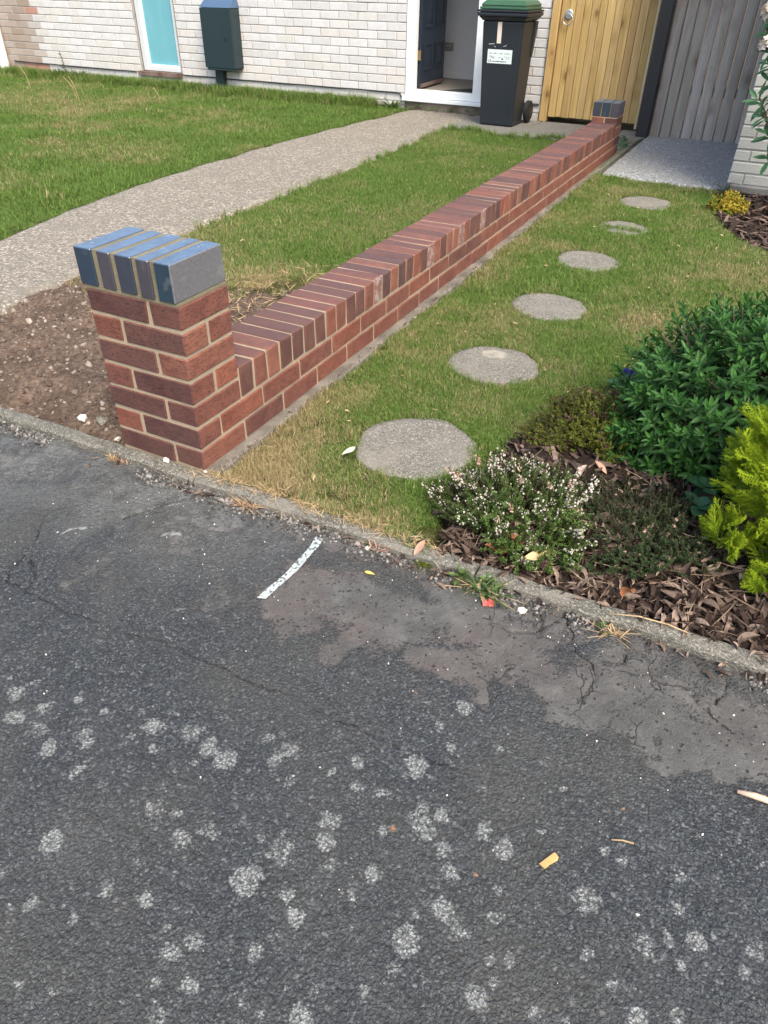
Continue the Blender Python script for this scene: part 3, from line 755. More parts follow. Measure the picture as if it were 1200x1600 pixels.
# ---- kerb of concrete edging stones
kerb = link('kerb', None, kind='structure'); kerb.empty_display_size = 0.1
kerb['label'] = 'low concrete kerb along the edge of the asphalt'
x = -9.16; ki = 0
while x < 7:
    L_ = 0.915
    rnd = random.Random(ki)
    nx = 37; prof = [(-0.047, -0.11), (-0.047, -0.010), (-0.042, -0.003), (-0.036, 0.0), (-0.012, 0.001), (-0.004, -0.002), (0.0, -0.010), (0.0, -0.11)]
    V = []; F = []
    for i in range(nx):
        xx = x + 0.003 + (L_ - 0.006) * i / (nx - 1)
        for j, (yy, zz) in enumerate(prof):
            a = float(fbm(xx * 13, j * 3.3, 41, 3)) - 0.5; b_ = float(fbm(xx * 13, j * 3.3 + 50, 42, 3)) - 0.5
            dmp = 1.0 if 0 < j < 7 else 0
            big = (float(fbm(xx * 3, 7.7, 45, 2)) - 0.5) * 0.008
            V.append((xx, min(yy + (a * 0.012 + big) * dmp, 0.002), zz + b_ * 0.010 * dmp - (0.004 if dmp and i in (0, nx - 1) else 0)))
    npf = len(prof)
    for i in range(nx - 1):
        for j in range(npf - 1):
            q = i * npf + j; F.append((q, q + npf, q + npf + 1, q + 1))
    F.append(tuple(range(npf))); F.append(tuple(reversed(range((nx - 1) * npf, nx * npf))))
    link('kerb_stone', fast_mesh('kerb_stone', V, F, [M['kerb']]), kerb, (0, 0, rnd.uniform(-0.003, 0.002)))
    x += L_; ki += 1

# ---- garden path
pyl = [0.0, 0.6, 1.31, 1.71, 2.12, 2.91, 3.45, 4.24, 5.26, 6.2, 7.02]; pxl = [-2.40, -2.45, -2.50, -2.62, -2.67, -2.77, -2.79, -2.79, -2.76, -2.68, -2.62]
pyr = [0.0, 0.59, 0.81, 1.2, 1.97, 2.86, 4.1, 5.12, 6.3, 6.7, 7.02]; pxr = [-1.60, -1.61, -1.66, -1.72, -1.70, -1.72, -1.70, -1.73, -1.85, -1.86, -1.86]
def path_left(y): return np.interp(y, pyl, pxl) + (fbm(np.asarray(y) * 5, 3.0, 51, 3) - 0.5) * 0.07
def path_right(y): return np.interp(y, pyr, pxr) + (fbm(np.asarray(y) * 6, 9.0, 52, 3) - 0.5) * 0.06
V = []; F = []
ny = 240; nc = 26
for i in range(ny):
    y = 7.02 * i / (ny - 1)
    a, b_ = float(path_left(y)), float(path_right(y))
    for j in range(nc):
        t = (j - 1) / (nc - 3)
        edge = j in (0, nc - 1)
        t = min(max(t, 0), 1)
        xx = a + (b_ - a) * t
        V.append((xx, y, -0.08 if edge else float(0.002 + (fbm(xx * 5, y * 5, 55, 3) - 0.5) * 0.010 - 0.010 * (abs(2 * t - 1) > 0.97))))
for i in range(ny - 1):
    for j in range(nc - 1):
        q = i * nc + j; F.append((q, q + 1, q + nc + 1, q + nc))
link('path', fast_mesh('path', V, np.array(F), [M['path']], True), kind='structure')

# ---- paving slabs by the house, concrete pad by the fence
pvg = link('paving', None, kind='structure')
for (x0, x1, y0, y1, tz) in ((-1.84, -1.075, 6.12, 7.00, 0.0), (-1.06, -0.235, 6.05, 7.00, 0.003), (-0.225, 0.06, 5.72, 7.0, -0.01)):
    MB().box(x0, x1, y0, y1, -0.06, 0.0 + tz).build('paving_slab', M['slab'], pvg, bevel=0.006)
pxs = np.linspace(0.085, 1.06, 60); pys = np.linspace(4.70, 6.95, 110)
def pad_z(X, Y):
    edge = 4.84 - 0.10 * X + (fbm(X * 9, Y * 0 + 2.0, 61, 3) - 0.5) * 0.10
    return np.where(Y < edge, -0.06, -0.002 + (fbm(X * 6, Y * 6, 62, 4) - 0.5) * 0.014)
link('concrete_pad', grid_mesh('concrete_pad', pxs, pys, pad_z, [M['pad']]), kind='structure')

# ---- earth under the lawns, dug soil by the pillar, planting beds
def bed_edge(y):   # left border of the planting bed beside the kerb
    return np.interp(y, [-0.1, 0.02, 0.15, 0.32, 0.58, 0.83, 1.0, 1.26, 1.45, 1.6], [0.80, 0.78, 0.73, 0.72, 0.76, 0.86, 0.93, 0.97, 1.15, 1.6]) + (vnoise(np.asarray(y) * 11, 4.0, 71) - 0.5) * 0.05
def in_bed(x, y): return (x > bed_edge(y)) & (y < 1.58)
def in_upper_bed(x, y):
    return (y > np.interp(x, [0.9, 0.97, 1.05, 1.2, 1.4, 1.7, 2.5], [4.6, 4.15, 3.85, 3.5, 3.28, 3.1, 3.0]) + (vnoise(np.asarray(x) * 9, 1.0, 72) - 0.5) * 0.08) & (x > 0.97)
def lawn_z(X, Y): return -0.022 + (fbm(X * 2.2, Y * 2.2, 81, 4) - 0.5) * 0.022
def bed_z(X, Y): return -0.016 + 0.055 * sstep(0.0, 0.35, Y) * sstep(0.0, 0.15, X - bed_edge(Y)) + (fbm(X * 12, Y * 12, 82, 4) - 0.5) * 0.030
def soil_z(X, Y): return -0.012 + (fbm(X * 7, Y * 7, 83, 5) - 0.5) * 0.075 + (fbm(X * 28, Y * 28, 84, 3) - 0.5) * 0.016 - 0.035 * sstep(0.2, 0.05, Y) - 0.02 * sstep(-0.5, -0.34, X) * sstep(0.5, 0.3, Y)
link('lawn_earth', grid_mesh('lawn_earth', np.linspace(0.002, 5, 130), np.linspace(0.001, 5.0, 130), lambda X, Y: lawn_z(X, Y) - 0.05 * in_bed(X, Y) - 0.05 * in_upper_bed(X, Y), [M['thatch']]), kind='structure')
link('lawn_earth', grid_mesh('lawn_earth', np.linspace(-1.9, -0.004, 70), np.linspace(0.001, 6.3, 160), lambda X, Y: lawn_z(X, Y) - 0.06 * (Y < 1.25), [M['thatch']]), kind='structure')
link('lawn_earth', grid_mesh('lawn_earth', np.linspace(-14, -2.45, 110), np.linspace(0.001, 7.03, 90), lambda X, Y: lawn_z(X, Y), [M['thatch']]), kind='structure')
def dug(X, Y):
    lim = 1.28 + 0.35 * sstep(-1.1, -0.4, X) + (fbm(X * 5, Y * 5, 86, 3) - 0.5) * 0.5
    return soil_z(X, Y) - 0.08 * sstep(lim - 0.06, lim + 0.08, Y)
link('soil', grid_mesh('soil', np.linspace(-1.74, -0.006, 240), np.linspace(0.0015, 2.0, 240), dug, [M['soil']]), kind='structure')
link('bed_soil', grid_mesh('bed_soil', np.linspace(0.62, 4, 220), np.linspace(0.0015, 1.75, 130), lambda X, Y: np.where(in_bed(X, Y), bed_z(X, Y), -0.09), [M['mulch_soil']]), kind='structure')
link('bed_soil', grid_mesh('bed_soil', np.linspace(0.95, 4, 120), np.linspace(3.0, 4.72, 80), lambda X, Y: np.where(in_upper_bed(X, Y), -0.012 + (fbm(X * 12, Y * 12, 88, 4) - 0.5) * 0.03, -0.09), [M['mulch_soil']]), kind='structure')

# ================================================================== THE GARDEN WALL
RED = [(0.235, 0.085, 0.052), (0.205, 0.076, 0.050), (0.178, 0.072, 0.052), (0.212, 0.088, 0.060)]
DARK = [(0.108, 0.053, 0.043), (0.092, 0.049, 0.044), (0.120, 0.057, 0.046), (0.080, 0.046, 0.045)]
wall = thing('garden_wall', 'low red brick garden wall with brick-on-edge coping and taller blue-capped end pillar', 'wall', (0, 0, 0))
st_m = [brick_mesh('brick', 0.1025, 0.215, 0.065, M['brick'], 0.0035, 0.0014, s) for s in range(5)]     # long side along the wall
hd_m = [brick_mesh('brick', 0.215, 0.1025, 0.065, M['brick'], 0.0035, 0.0014, s + 9) for s in range(5)]
rb = random.Random(5)
def put(me, x, y, z, col, name='brick', parent=wall):
    o = link(name, me, parent, (x + rb.uniform(-.0012, .0012), y + rb.uniform(-.0012, .0012), z + rb.uniform(-.0008, .0008)), (rb.uniform(-.004, .004), rb.uniform(-.004, .004), rb.uniform(-.005, .005)))
    o.color = (*col, 1)
    return o
def pick2():
    a, b_ = np.array(RED[2]), np.array(rb.choice(RED + DARK[2:3])); t = rb.uniform(.2, .9)
    return tuple(a * (1 - t) + b_ * t)
def pick(p): return rb.choice(DARK) if rb.random() < p else rb.choice(RED)
W_ = 0.3275
# near pillar, 7 courses; i counts from the ground
front_dark = {0: (1, 1), 1: (0, 1), 2: (1, 1), 3: (1, 1), 4: (1, 0), 5: (0, 1), 6: (1, 0)}
for i in range(7):
    z = 0.075 * i + 0.0325
    if i % 2 == 0:
        a = put(rb.choice(hd_m), -W_ + 0.1075, 0.05125, z, rb.choice(RED[1:])); a['front_shade'] = rb.uniform(.8, 1.0)
        put(rb.choice(hd_m), -W_ + 0.1075, 0.16375, z, pick(0.5))
        a = put(rb.choice(st_m), -0.05125, 0.1075, z, rb.choice(RED) if i in (0, 4, 6) else rb.choice(RED[2:3] + DARK[2:3])); a['front_shade'] = rb.choice((.3, .7, .9))
    else:
        a = put(rb.choice(st_m), -W_ + 0.05125, 0.1075, z, rb.choice(RED[1:3])); a['front_shade'] = rb.choice((.2, .45, .8))
        a = put(rb.choice(hd_m), -0.1075, 0.05125, z, rb.choice(RED)); a['front_shade'] = rb.uniform(.9, 1.0)
        if i > 1: put(rb.choice(hd_m), -0.1075, 0.16375, z, rb.choice(RED))
# the two courses of the wall
YE = 5.475
y = 0.225
k = 0
while y < YE - 0.02:
    put(rb.choice(st_m), -0.05125, y + 0.1075, 0.0325, pick2()); put(rb.choice(st_m), -0.16375, y + 0.1075, 0.0325, pick2()); y += 0.225
y = 0.1125
while y < YE - 0.02:
    put(rb.choice(st_m), -0.05125, y + 0.1075, 0.1075, pick2())
    if y > 0.2: put(rb.choice(st_m), -0.16375, y + 0.1075, 0.1075, pick(0.4))
    y += 0.225
# coping, bricks on edge
cp_m = [brick_mesh('coping_brick', 0.215, 0.065, 0.1025, M['coping'], 0.004, 0.0018, s + 30) for s in range(6)]
kinds = 'DRRDDDRRDRDRWDRDRRDWRDRRWRDRWDRDRRDRRDDRRDRRDRDRRDDRRDRDRRDRDDRRDRDRRD'
for k in range(70):
    c = kinds[k]
    col = {'D': rb.choice(DARK[:3] + RED[2:3]), 'R': rb.choice(RED[1:] + DARK[2:3]), 'W': RED[2]}[c]
    o = put(cp_m[rb.randrange(6)], -0.1075, 0.225 + 0.075 * k + 0.0325, 0.15 + 0.05125, col, 'coping_brick')
    o['lime_bloom'] = 1.0 if c == 'W' else 0.0
# blue cap bricks of the near pillar
BLUE = [(0.024, 0.040, 0.062), (0.056, 0.052, 0.064), (0.036, 0.042, 0.060), (0.054, 0.050, 0.062), (0.020, 0.040, 0.060)]
cap_x = [(-0.338, -0.276), (-0.256, -0.209), (-0.191, -0.135), (-0.118, -0.074), (-0.058, -0.001)]
for k, (a, b_) in enumerate(cap_x):
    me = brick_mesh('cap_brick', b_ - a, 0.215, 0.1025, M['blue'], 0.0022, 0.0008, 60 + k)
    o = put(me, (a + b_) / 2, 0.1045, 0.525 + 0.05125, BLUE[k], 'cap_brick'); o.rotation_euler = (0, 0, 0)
    o['cement_film'] = 1.0 if k == 4 else 0.0
# far pillar: four courses and three blue bricks
for i in range(4):
    z = 0.075 * i + 0.0325
    if i % 2 == 0:
        put(rb.choice(hd_m), -0.1075, YE + 0.05125, z, pick(0.6)); put(rb.choice(hd_m), -0.1075, YE + 0.16375, z, pick(0.6))
    else:
        put(rb.choice(st_m), -0.05125, YE + 0.1075, z, pick(0.6)); put(rb.choice(st_m), -0.16375, YE + 0.1075, z, pick(0.6))
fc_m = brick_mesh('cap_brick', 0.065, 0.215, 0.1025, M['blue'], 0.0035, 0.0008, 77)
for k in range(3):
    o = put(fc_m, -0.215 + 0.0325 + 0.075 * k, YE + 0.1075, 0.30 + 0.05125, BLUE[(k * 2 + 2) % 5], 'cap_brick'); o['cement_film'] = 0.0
    o.rotation_euler = (0, 0, 0)
# mortar: bed and cross joints a little behind the brick faces
r_ = 0.0035
mo = MB()
mo.box(-W_ + r_, -r_, r_, 0.215 - r_, -0.02, 0.524)
mo.box(-0.215 + r_, -r_ - 0.0004, 0.215 - r_ * 1.5, YE + r_ * 0.9, -0.02, 0.2525 - r_)
mo.box(-0.215 + r_ * 1.2, -r_ - 0.0009, YE + r_ * 1.1, YE + 0.215 - r_, -0.02, 0.2955)
mo.build('mortar', M['mortar'], wall)
cm = MB()
cm.box(-0.338 + 0.006, -0.001 - 0.006, -0.003 + 0.0065, 0.212 - 0.0025, 0.5245, 0.6275 - 0.0015)
cm.box(-W_ + 0.0015, -0.0015, 0.0015, 0.2135, 0.516, 0.5255)
cm.box(-0.215 + 0.005, -0.005, YE + 0.006, YE + 0.210, 0.2925, 0.4025 - 0.004)
cm.build('cap_mortar', M['cap_mortar'], wall)
# concrete footing showing along the lawn side
V = []; F = []
nyf = 300
for i in range(nyf):
    y = 0.004 + 6.5 * i / (nyf - 1)
    wob = float(fbm(y * 9, 1.0, 91, 4) - 0.5) * 0.034
    up = float(sstep(4.6, 5.3, y)) * 0.02
    wd = 0.036 + wob + float(sstep(4.7, 5.3, y)) * 0.022
    for (xx, zz) in ((-0.23, -0.08), (-0.23, -0.004), (-0.003, -0.0035), (wd - 0.006, -0.004 + up), (wd, -0.010 + up), (wd + 0.004, -0.08)):
        V.append((xx, y, zz + float(fbm(y * 20, xx * 20, 92, 2) - 0.5) * 0.008 * (zz > -0.05)))
for i in range(nyf - 1):
    for j in range(5):
        q = i * 6 + j; F.append((q, q + 6, q + 7, q + 1))
F.append(tuple(reversed(range(6)))); F.append(tuple(range((nyf - 1) * 6, nyf * 6)))
fm = fast_mesh('footing', V, F, [M['concrete'], M['mossy']])
for p in fm.polygons:
    if p.center.y > 4.75: p.material_index = 1
link('footing', fm, wall)

# ================================================================== THE HOUSE
HY = 7.03
house = thing('brick_house', 'pale grey brick house front with narrow window and open dark door', 'house', (0, 0, 0))
PITCH = 0.242; RH = 0.0825
TOPZ = 2.55
holes = [(-6.565, -5.885, 0.172, 1.95), (-2.705, -1.775, 0.02, 2.2)]
hb_m = [brick_mesh('brick', PITCH - 0.0085, 0.10, RH - 0.0085, M['house_brick'], 0.0035, 0.0016, s + 100) for s in range(5)]
HCOL = [(0.575, 0.575, 0.585), (0.595, 0.598, 0.612), (0.555, 0.556, 0.565), (0.58, 0.57, 0.56), (0.605, 0.608, 0.625)]
def stain(x, z):
    """old dirt and rust at the far left corner, fixed to the bricks themselves"""
    t = float(sstep(-8.30, -8.62, x + (vnoise(np.array(z * 5), np.array(1.0), 5) - 0.5) * 0.3))
    return t
cells = []
for r in range(-2, 29):
    z0 = 0.151 + RH * r; zc = z0 + RH / 2
    if zc > TOPZ: break
    off = -2.944 + (0.0 if r % 2 else 0.121)
    n0 = int((-9.3 - off) / PITCH) - 1
    x = off + n0 * PITCH
    while x < -1.118:
        segs = [(max(x, -9.3), min(x + PITCH, -1.118))]
        for (h0, h1, z_lo, z_hi) in holes:
            if zc > z_lo - 0.02 and zc < z_hi:
                ns = []
                for a, b_ in segs:
                    if a < h0: ns.append((a, min(b_, h0)))
                    if b_ > h1: ns.append((max(a, h1), b_))
                segs = [(a, b_) for a, b_ in ns if b_ - a > 0.02]
        for a, b_ in segs:
            if b_ - a > 0.025: cells.append((a, b_, zc, r))
        x += PITCH
rh = random.Random(8)
def vis(c):
    a, b_, z, r = c
    if z > 1.06 or r < -1: return False
    xm = (a + b_) / 2
    if -5.42 < xm < -4.98 and 0.3 < z < 0.95: return False
    if -1.75 < xm < -1.35 and z < 1.0: return False
    return True
front = sorted([c for c in cells if vis(c)], key=lambda c: -(c[1] - c[0] > 0.1) * 50 - c[0])[:300]
fs = set(front)
RV = []; RF = []; rest_n = 0
base_v = np.array([v.co[:] for v in hb_m[0].vertices]); base_f = [tuple(p.vertices) for p in hb_m[0].polygons]
for c in cells:
    a, b_, z, r = c
    w = (b_ - a - 0.0085) / (PITCH - 0.0085)
    if w <= 0.05: continue
    if c in fs:
        o = link('brick', rh.choice(hb_m), house, ((a + b_) / 2, HY + 0.05 + rh.uniform(-.0012, .0012), z), (0, rh.uniform(-.002, .002), rh.uniform(-.003, .003)), scale=(w, 1, 1))
        col = np.array(rh.choice(HCOL)) * rh.uniform(0.965, 1.02)
        low = float(sstep(0.55, 0.2, z)) * rh.uniform(0.0, 0.5)
        col = col * (1 - low) + np.array((0.56, 0.51, 0.45)) * low
        st = stain((a + b_) / 2, z) * rh.uniform(0.75, 1.0)
        col = col * (1 - st) + np.array((0.30, 0.235, 0.19)) * st
        if -8.66 < (a + b_) / 2 < -8.3 and rh.random() < 0.35: col = np.array((0.40, 0.22, 0.17))
        o.color = (*col, 1)
    else:
        v = base_v * (w, 1, 1) + ((a + b_) / 2, HY + 0.05, z)
        RV.append(v); RF += [tuple(i + rest_n for i in f) for f in base_f]; rest_n += len(base_v)
o = link('brick_courses', fast_mesh('brick_courses', np.concatenate(RV), RF, [M['house_brick']]), house, kind='stuff'); o.color = (0.56, 0.52, 0.50, 1)
# mortar backing with the openings left free
mb = MB()
D0, D1 = HY + 0.006, HY + 0.24
for (x0, x1, z0, z1) in ((-9.3, -6.555, -0.15, TOPZ), (-6.555, -5.895, -0.15, 0.165), (-6.555, -5.895, 1.95, TOPZ), (-5.895, -2.70, -0.15, TOPZ), (-2.70, -1.78, 2.2, TOPZ), (-1.78, -1.125, -0.15, TOPZ)):
    mb.box(x0, x1, D0, D1, z0, z1)
mb.build('wall', M['house_mortar'], house)
MB().box(-9.6, 0.1, HY - 0.30, HY + 5.0, TOPZ + 0.002, TOPZ + 0.12).build('roof', M['upvc_grey'], house)  # carried on past the house end, unseen, added to shade the passage
MB().box(-1.30, -1.125, HY + 0.242, HY + 4.5, -0.15, TOPZ).build('side_wall', M['house_mortar'], house)
MB().box(-1.125, 0.05, HY + 1.6, HY + 1.7, -0.15, TOPZ).box(-0.02, 0.05, HY + 0.30, HY + 1.6, -0.15, TOPZ).build('passage_shade_wall', M['dark_plinth'], house)  # unseen walls added to close the passage and keep the gate gap dark
link('passage_floor', grid_mesh('passage_floor', (-1.12, -.02), (HY - .02, HY + 1.6), -.035, [M['mossy']]), house)
MB().box(-2.69, -1.79, HY + 0.004, HY + 0.24, -0.15, 0.078).build('plinth', M['plinth'], house)

# window: white frame, blue obscured pane, red-brown sill
wf = link('window', None, house)
w = MB()
x0, x1, z0, z1 = -6.546, -5.906, 0.172, 1.93
w.box(x0, x0 + 0.075, HY + 0.03, HY + 0.10, z0, z1).box(x1 - 0.045, x1, HY + 0.03, HY + 0.10, z0, z1).box(x0 + 0.075, x1 - 0.045, HY + 0.03, HY + 0.10, z0, z0 + 0.05).box(x0 + 0.075, x1 - 0.045, HY + 0.03, HY + 0.10, z1 - 0.05, z1)
w.build('frame', M['upvc_grey'], wf, bevel=0.004)
w = MB()
ix0, ix1, iz0, iz1 = x0 + 0.0755, x1 - 0.0455, z0 + 0.0505, z1 - 0.0505
w.box(ix0, ix0 + 0.022, HY + 0.045, HY + 0.09, iz0, iz1).box(ix1 - 0.018, ix1, HY + 0.045, HY + 0.09, iz0, iz1).box(ix0 + 0.022, ix1 - 0.018, HY + 0.045, HY + 0.09, iz0, iz0 + 0.02)
w.build('glazing_bead', M['upvc'], wf, bevel=0.003)
MB().box(ix0 + 0.022, ix1 - 0.018, HY + 0.068, HY + 0.074, iz0 + 0.02, iz1).build('pane', M['pane'], wf)
w = MB(); w.box(-6.60, -5.885, HY - 0.045, HY + 0.05, 0.118, 0.168)
w.build('window_sill', M['sill'], house, bevel=0.006, segs=2)
w = MB(); w.box(-6.562, -6.547, HY + 0.032, HY + 0.06, 0.172, 1.95).box(-5.905, -5.89, HY + 0.012, HY + 0.06, 0.172, 1.95)
w.build('reveal_edge', M['rust'], house)

# front door: white frame and threshold, dark leaf swung inwards, hallway behind
w = MB()
w.box(-2.70, -2.592, HY - 0.008, HY + 0.075, 0.121, 2.19).box(-1.892, -1.782, HY - 0.008, HY + 0.075, 0.121, 2.19).box(-2.592, -1.892, HY - 0.008, HY + 0.075, 2.08, 2.19)
w.build('door_frame', M['upvc'], house, bevel=0.006)
w = MB(); w.box(-2.698, -1.784, HY - 0.006, HY + 0.10, 0.122, 0.194); w.build('threshold', M['upvc'], house, bevel=0.005)
w = MB(); w.box(-2.725, -1.76, HY - 0.045, HY + 0.06, 0.082, 0.119); w.build('door_sill', M['upvc'], house, bevel=0.006)
door = link('door', None, house, (-2.575, HY + 0.10, 0), (0, 0, math.radians(3)))
w = MB(); w.box(-0.045, 0.0, 0.0, 0.78, 0.205, 2.08); w.build('door_leaf', M['door'], door, bevel=0.003)
for (ya, yb, za, zb) in ((0.10, 0.35, 0.36, 0.62), (0.45, 0.70, 0.36, 0.62), (0.10, 0.35, 0.76, 1.38), (0.45, 0.70, 0.76, 1.38), (0.10, 0.35, 1.52, 1.9), (0.45, 0.70, 1.52, 1.9)):
    w = MB()
    w.box(0.001, 0.010, ya, ya + 0.022, za, zb).box(0.001, 0.010, yb - 0.022, yb, za, zb).box(0.001, 0.010, ya + 0.022, yb - 0.022, za, za + 0.022).box(0.001, 0.010, ya + 0.022, yb - 0.022, zb - 0.022, zb)
    w.box(0.001, 0.006, ya + 0.05, yb - 0.05, za + 0.05, zb - 0.05)
    w.build('door_panel', M['door'], door, bevel=0.002)
MB().box(0.001, 0.012, 0.02, 0.79, 0.20, 0.235).build('weather_bar', M['sill'], door, bevel=0.002)
for zz in (0.47, 1.1, 1.8):
    MB().box(-0.012, 0.008, -0.035, -0.008, zz, zz + 0.09).tube([(0.008, -0.02, zz - 0.005), (0.008, -0.02, zz + 0.095)], 0.008).build('hinge', M['brass'], door)
hl = MB()
HX0, HX1, HYB = -2.92, -1.70, 8.43
hl.box(HX0 - 0.05, HX0, HY + 0.245, HYB, 0.18, 2.4).box(HX1, HX1 + 0.05, HY + 0.245, HYB, 0.18, 2.4).box(HX0 - 0.05, HX1 + 0.05, HYB, HYB + 0.05, 0.18, 2.4).box(HX0 - 0.05, HX1 + 0.05, HY + 0.245, HYB + 0.05, 2.401, 2.45)
hl.build('hallway_wall', M['inner_wall'], house)
MB().box(HX0 - 0.05, HX1 + 0.05, HY + 0.10, HYB + 0.05, 0.10, 0.179).build('hallway_floor', M['inner_floor'], house)
MB().box(HX0, HX1, HYB - 0.016, HYB - 0.001, 0.1795, 0.25).build('skirting', M['inner_wall'], house, bevel=0.003)
MB().add([(-2.36, 7.16, 0.181), (-1.86, 7.16, 0.181), (-1.78, 7.75, 0.181), (-1.95, 7.72, 0.181), (-2.36, 7.16, 0.190), (-1.86, 7.16, 0.190), (-1.78, 7.75, 0.190), (-1.95, 7.72, 0.190)],
         [(0, 3, 2, 1), (4, 5, 6, 7), (0, 1, 5, 4), (1, 2, 6, 5), (2, 3, 7, 6), (3, 0, 4, 7)]).build('door_mat', M['door_mat'], house)
sk = MB().box(-2.845, -2.715, HYB - 0.012, HYB - 0.001, 0.475, 0.56).build('wall_socket', M['socket'], house, bevel=0.003)
MB().box(-2.80, -2.785, HYB - 0.016, HYB - 0.0125, 0.52, 0.535).box(-2.77, -2.755, HYB - 0.016, HYB - 0.0125, 0.52, 0.535).build('socket_switch', M['upvc_grey'], sk)

# black cable along the wall foot
ca = MB()
def cab(pts):
    out = []
    for (a, za), (b_, zb) in zip(pts[:-1], pts[1:]):
        n = max(2, int(abs(b_ - a) / 0.12))
        for i in range(n): out.append((a + (b_ - a) * i / n, HY - 0.012, za + (zb - za) * i / n + math.sin((a + (b_ - a) * i / n) * 9) * 0.002))
    out.append((pts[-1][0], HY - 0.012, pts[-1][1]))
    return out
ca.tube(cab([(-8.95, 0.160), (-7.6, 0.151), (-6.65, 0.150)]), 0.008, 6)
ca.tube(cab([(-5.87, 0.156), (-4.7, 0.152), (-2.86, 0.154), (-2.76, 0.150), (-2.735, 0.10)]), 0.008, 6)
ca.tube(cab([(-1.30, 0.145), (-1.135, 0.146)]), 0.009, 6)
tag(ca.build('cable', M['cable'], smooth=True), 'thin black cable running along the foot of the pale brick house wall', 'cable')

# white downpipe at the far left corner
dp = thing('downpipe', 'white rainwater downpipe at the left corner of the house', 'downpipe', (-9.10, HY - 0.06, 0))
MB().tube([(0, 0, -0.02), (0, 0, 2.45)], 0.062, 14).build('pipe', M['gutter_white'], dp, smooth=False)
for zz in (0.75, 2.0): MB().tube([(0, 0, zz), (0, 0, zz + 0.05)], 0.07, 14).box(-0.06, 0.06, 0.02, 0.058, zz + 0.006, zz + 0.044).build('pipe_bracket', M['gutter_white'], dp)

# meter box on the wall, its service pipe below
bx = thing('meter_box', 'dark green meter box with sloping lid hung on the wall above a service pipe', 'meter box', (-5.12, HY - 0.002, 0.28))
w = MB(); w.add([(-.22, -.18, 0), (.22, -.18, 0), (.22, 0, 0), (-.22, 0, 0), (-.22, -.18, .605), (.22, -.18, .605), (.22, 0, .605), (-.22, 0, .605)],
       [(0, 3, 2, 1), (4, 5, 6, 7), (0, 1, 5, 4), (1, 2, 6, 5), (2, 3, 7, 6), (3, 0, 4, 7)])
w.build('body', M['box_green'], bx, bevel=0.012, segs=2)
MB().box(-.221, .2195, -.190, -.181, 0.002, 0.603).build('front_cover', M['box_green'], bx, bevel=0.004, segs=2)
MB().add([(-.225, -.19, .607), (.225, -.19, .607), (.225, 0, .607), (-.225, 0, .607), (-.185, -.02, .75), (.185, -.02, .75), (.185, 0, .75), (-.185, 0, .75)],
         [(0, 3, 2, 1), (4, 5, 6, 7), (0, 1, 5, 4), (1, 2, 6, 5), (2, 3, 7, 6), (3, 0, 4, 7)]).build('lid', M['box_lid'], bx, bevel=0.004)
MB().tube([(0.12, -.198, .30), (0.12, -.193, .30)], 0.012, 10).build('lock', M['rubber'], bx)
MB().box(-.20, .20, -.188, -.02, -.022, -.001).build('bottom_tray', M['box_green'], bx, bevel=0.004)
MB().box(-.17, -.055, -.085, -.006, -.33, -.023).build('service_pipe', M['box_green'], bx, bevel=0.008, segs=2)

# ------------------------------------------------------------------ wheelie bin
bn = thing('wheelie_bin', 'black wheelie bin with green lid standing beside the open front door', 'wheelie bin', (-1.395, 6.70, 0.004), math.radians(-1))
def frus(mb, z0, a0, z1, a1, mi=0):
    """a = (x0, x1, y0, y1) at each level"""
    V = []
    for z, (xa, xb, ya, yb) in ((z0, a0), (z1, a1)): V += [(xa, ya, z), (xb, ya, z), (xb, yb, z), (xa, yb, z)]
    return mb.add(V, [(0, 3, 2, 1), (4, 5, 6, 7), (0, 1, 5, 4), (1, 2, 6, 5), (2, 3, 7, 6), (3, 0, 4, 7)], mi)
w = MB()
frus(w, 0.0, (-.176, .176, -.245, .06), 0.885, (-.207, .207, -.287, .10))
w.build('body', M['bin'], bn, bevel=0.022, segs=3, smooth=False)
w = MB(); frus(w, 0.883, (-.209, .209, -.289, .103), 0.918, (-.240, .240, -.325, .13)); w.build('collar', M['bin'], bn, bevel=0.006)
w = MB(); w.box(-.250, .250, -.34, .14, .919, .950); w.build('rim', M['bin'], bn, bevel=0.012, segs=3)
w = MB(); w.box(-.253, .253, -.343, .14, .952, .970); w.build('rim_lip', M['bin'], bn, bevel=0.008, segs=2)
lid = link('lid', None, bn)
w = MB(); w.box(-.235, .235, -.325, .14, .972, .992); w.build('lid_edge', M['bin_green'], lid, bevel=0.008, segs=2)
w = MB(); w.box(-.222, .222, -.312, .13, .9925, 1.004); frus(w, 1.005, (-.232, .232, -.322, .135), 1.045, (-.19, .19, -.27, .10)); w.build('lid_dome', M['bin_green'], lid, bevel=0.012, segs=2)
w = MB(); w.tube([(-.20, .18, .955), (.20, .18, .955)], 0.014, 8).box(-.20, -.17, .141, .19, .935, .97).box(.17, .20, .141, .19, .935, .97); w.build('handle', M['bin'], bn)
w = MB(); frus(w, 0.58, (.185, .205, .02, .07), 0.88, (.20, .225, .02, .10)); w.build('side_rib', M['bin'], bn, bevel=0.006)
for sx in (-1, 1):
    wh = link('wheel', None, bn)
    a, b_ = sorted((sx * 0.180, sx * 0.232))
    MB().tube([(a, .135, .10), (a + .008, .135, .10), (b_ - .008, .135, .10), (b_, .135, .10)], [.085, .10, .10, .085], 24).build('tyre', M['rubber'], wh)
    MB().tube([(b_ + .0005, .135, .10), (b_ + .004, .135, .10)] if sx > 0 else [(a - .004, .135, .10), (a - .0005, .135, .10)], .05, 16).build('hub', M['bin'], wh)
MB().tube([(-.18, .135, .10), (.18, .135, .10)], .012, 8).build('axle', M['zinc'], bn)
def front_y(z): return -.245 - (.040) * z / .84 - 0.0008
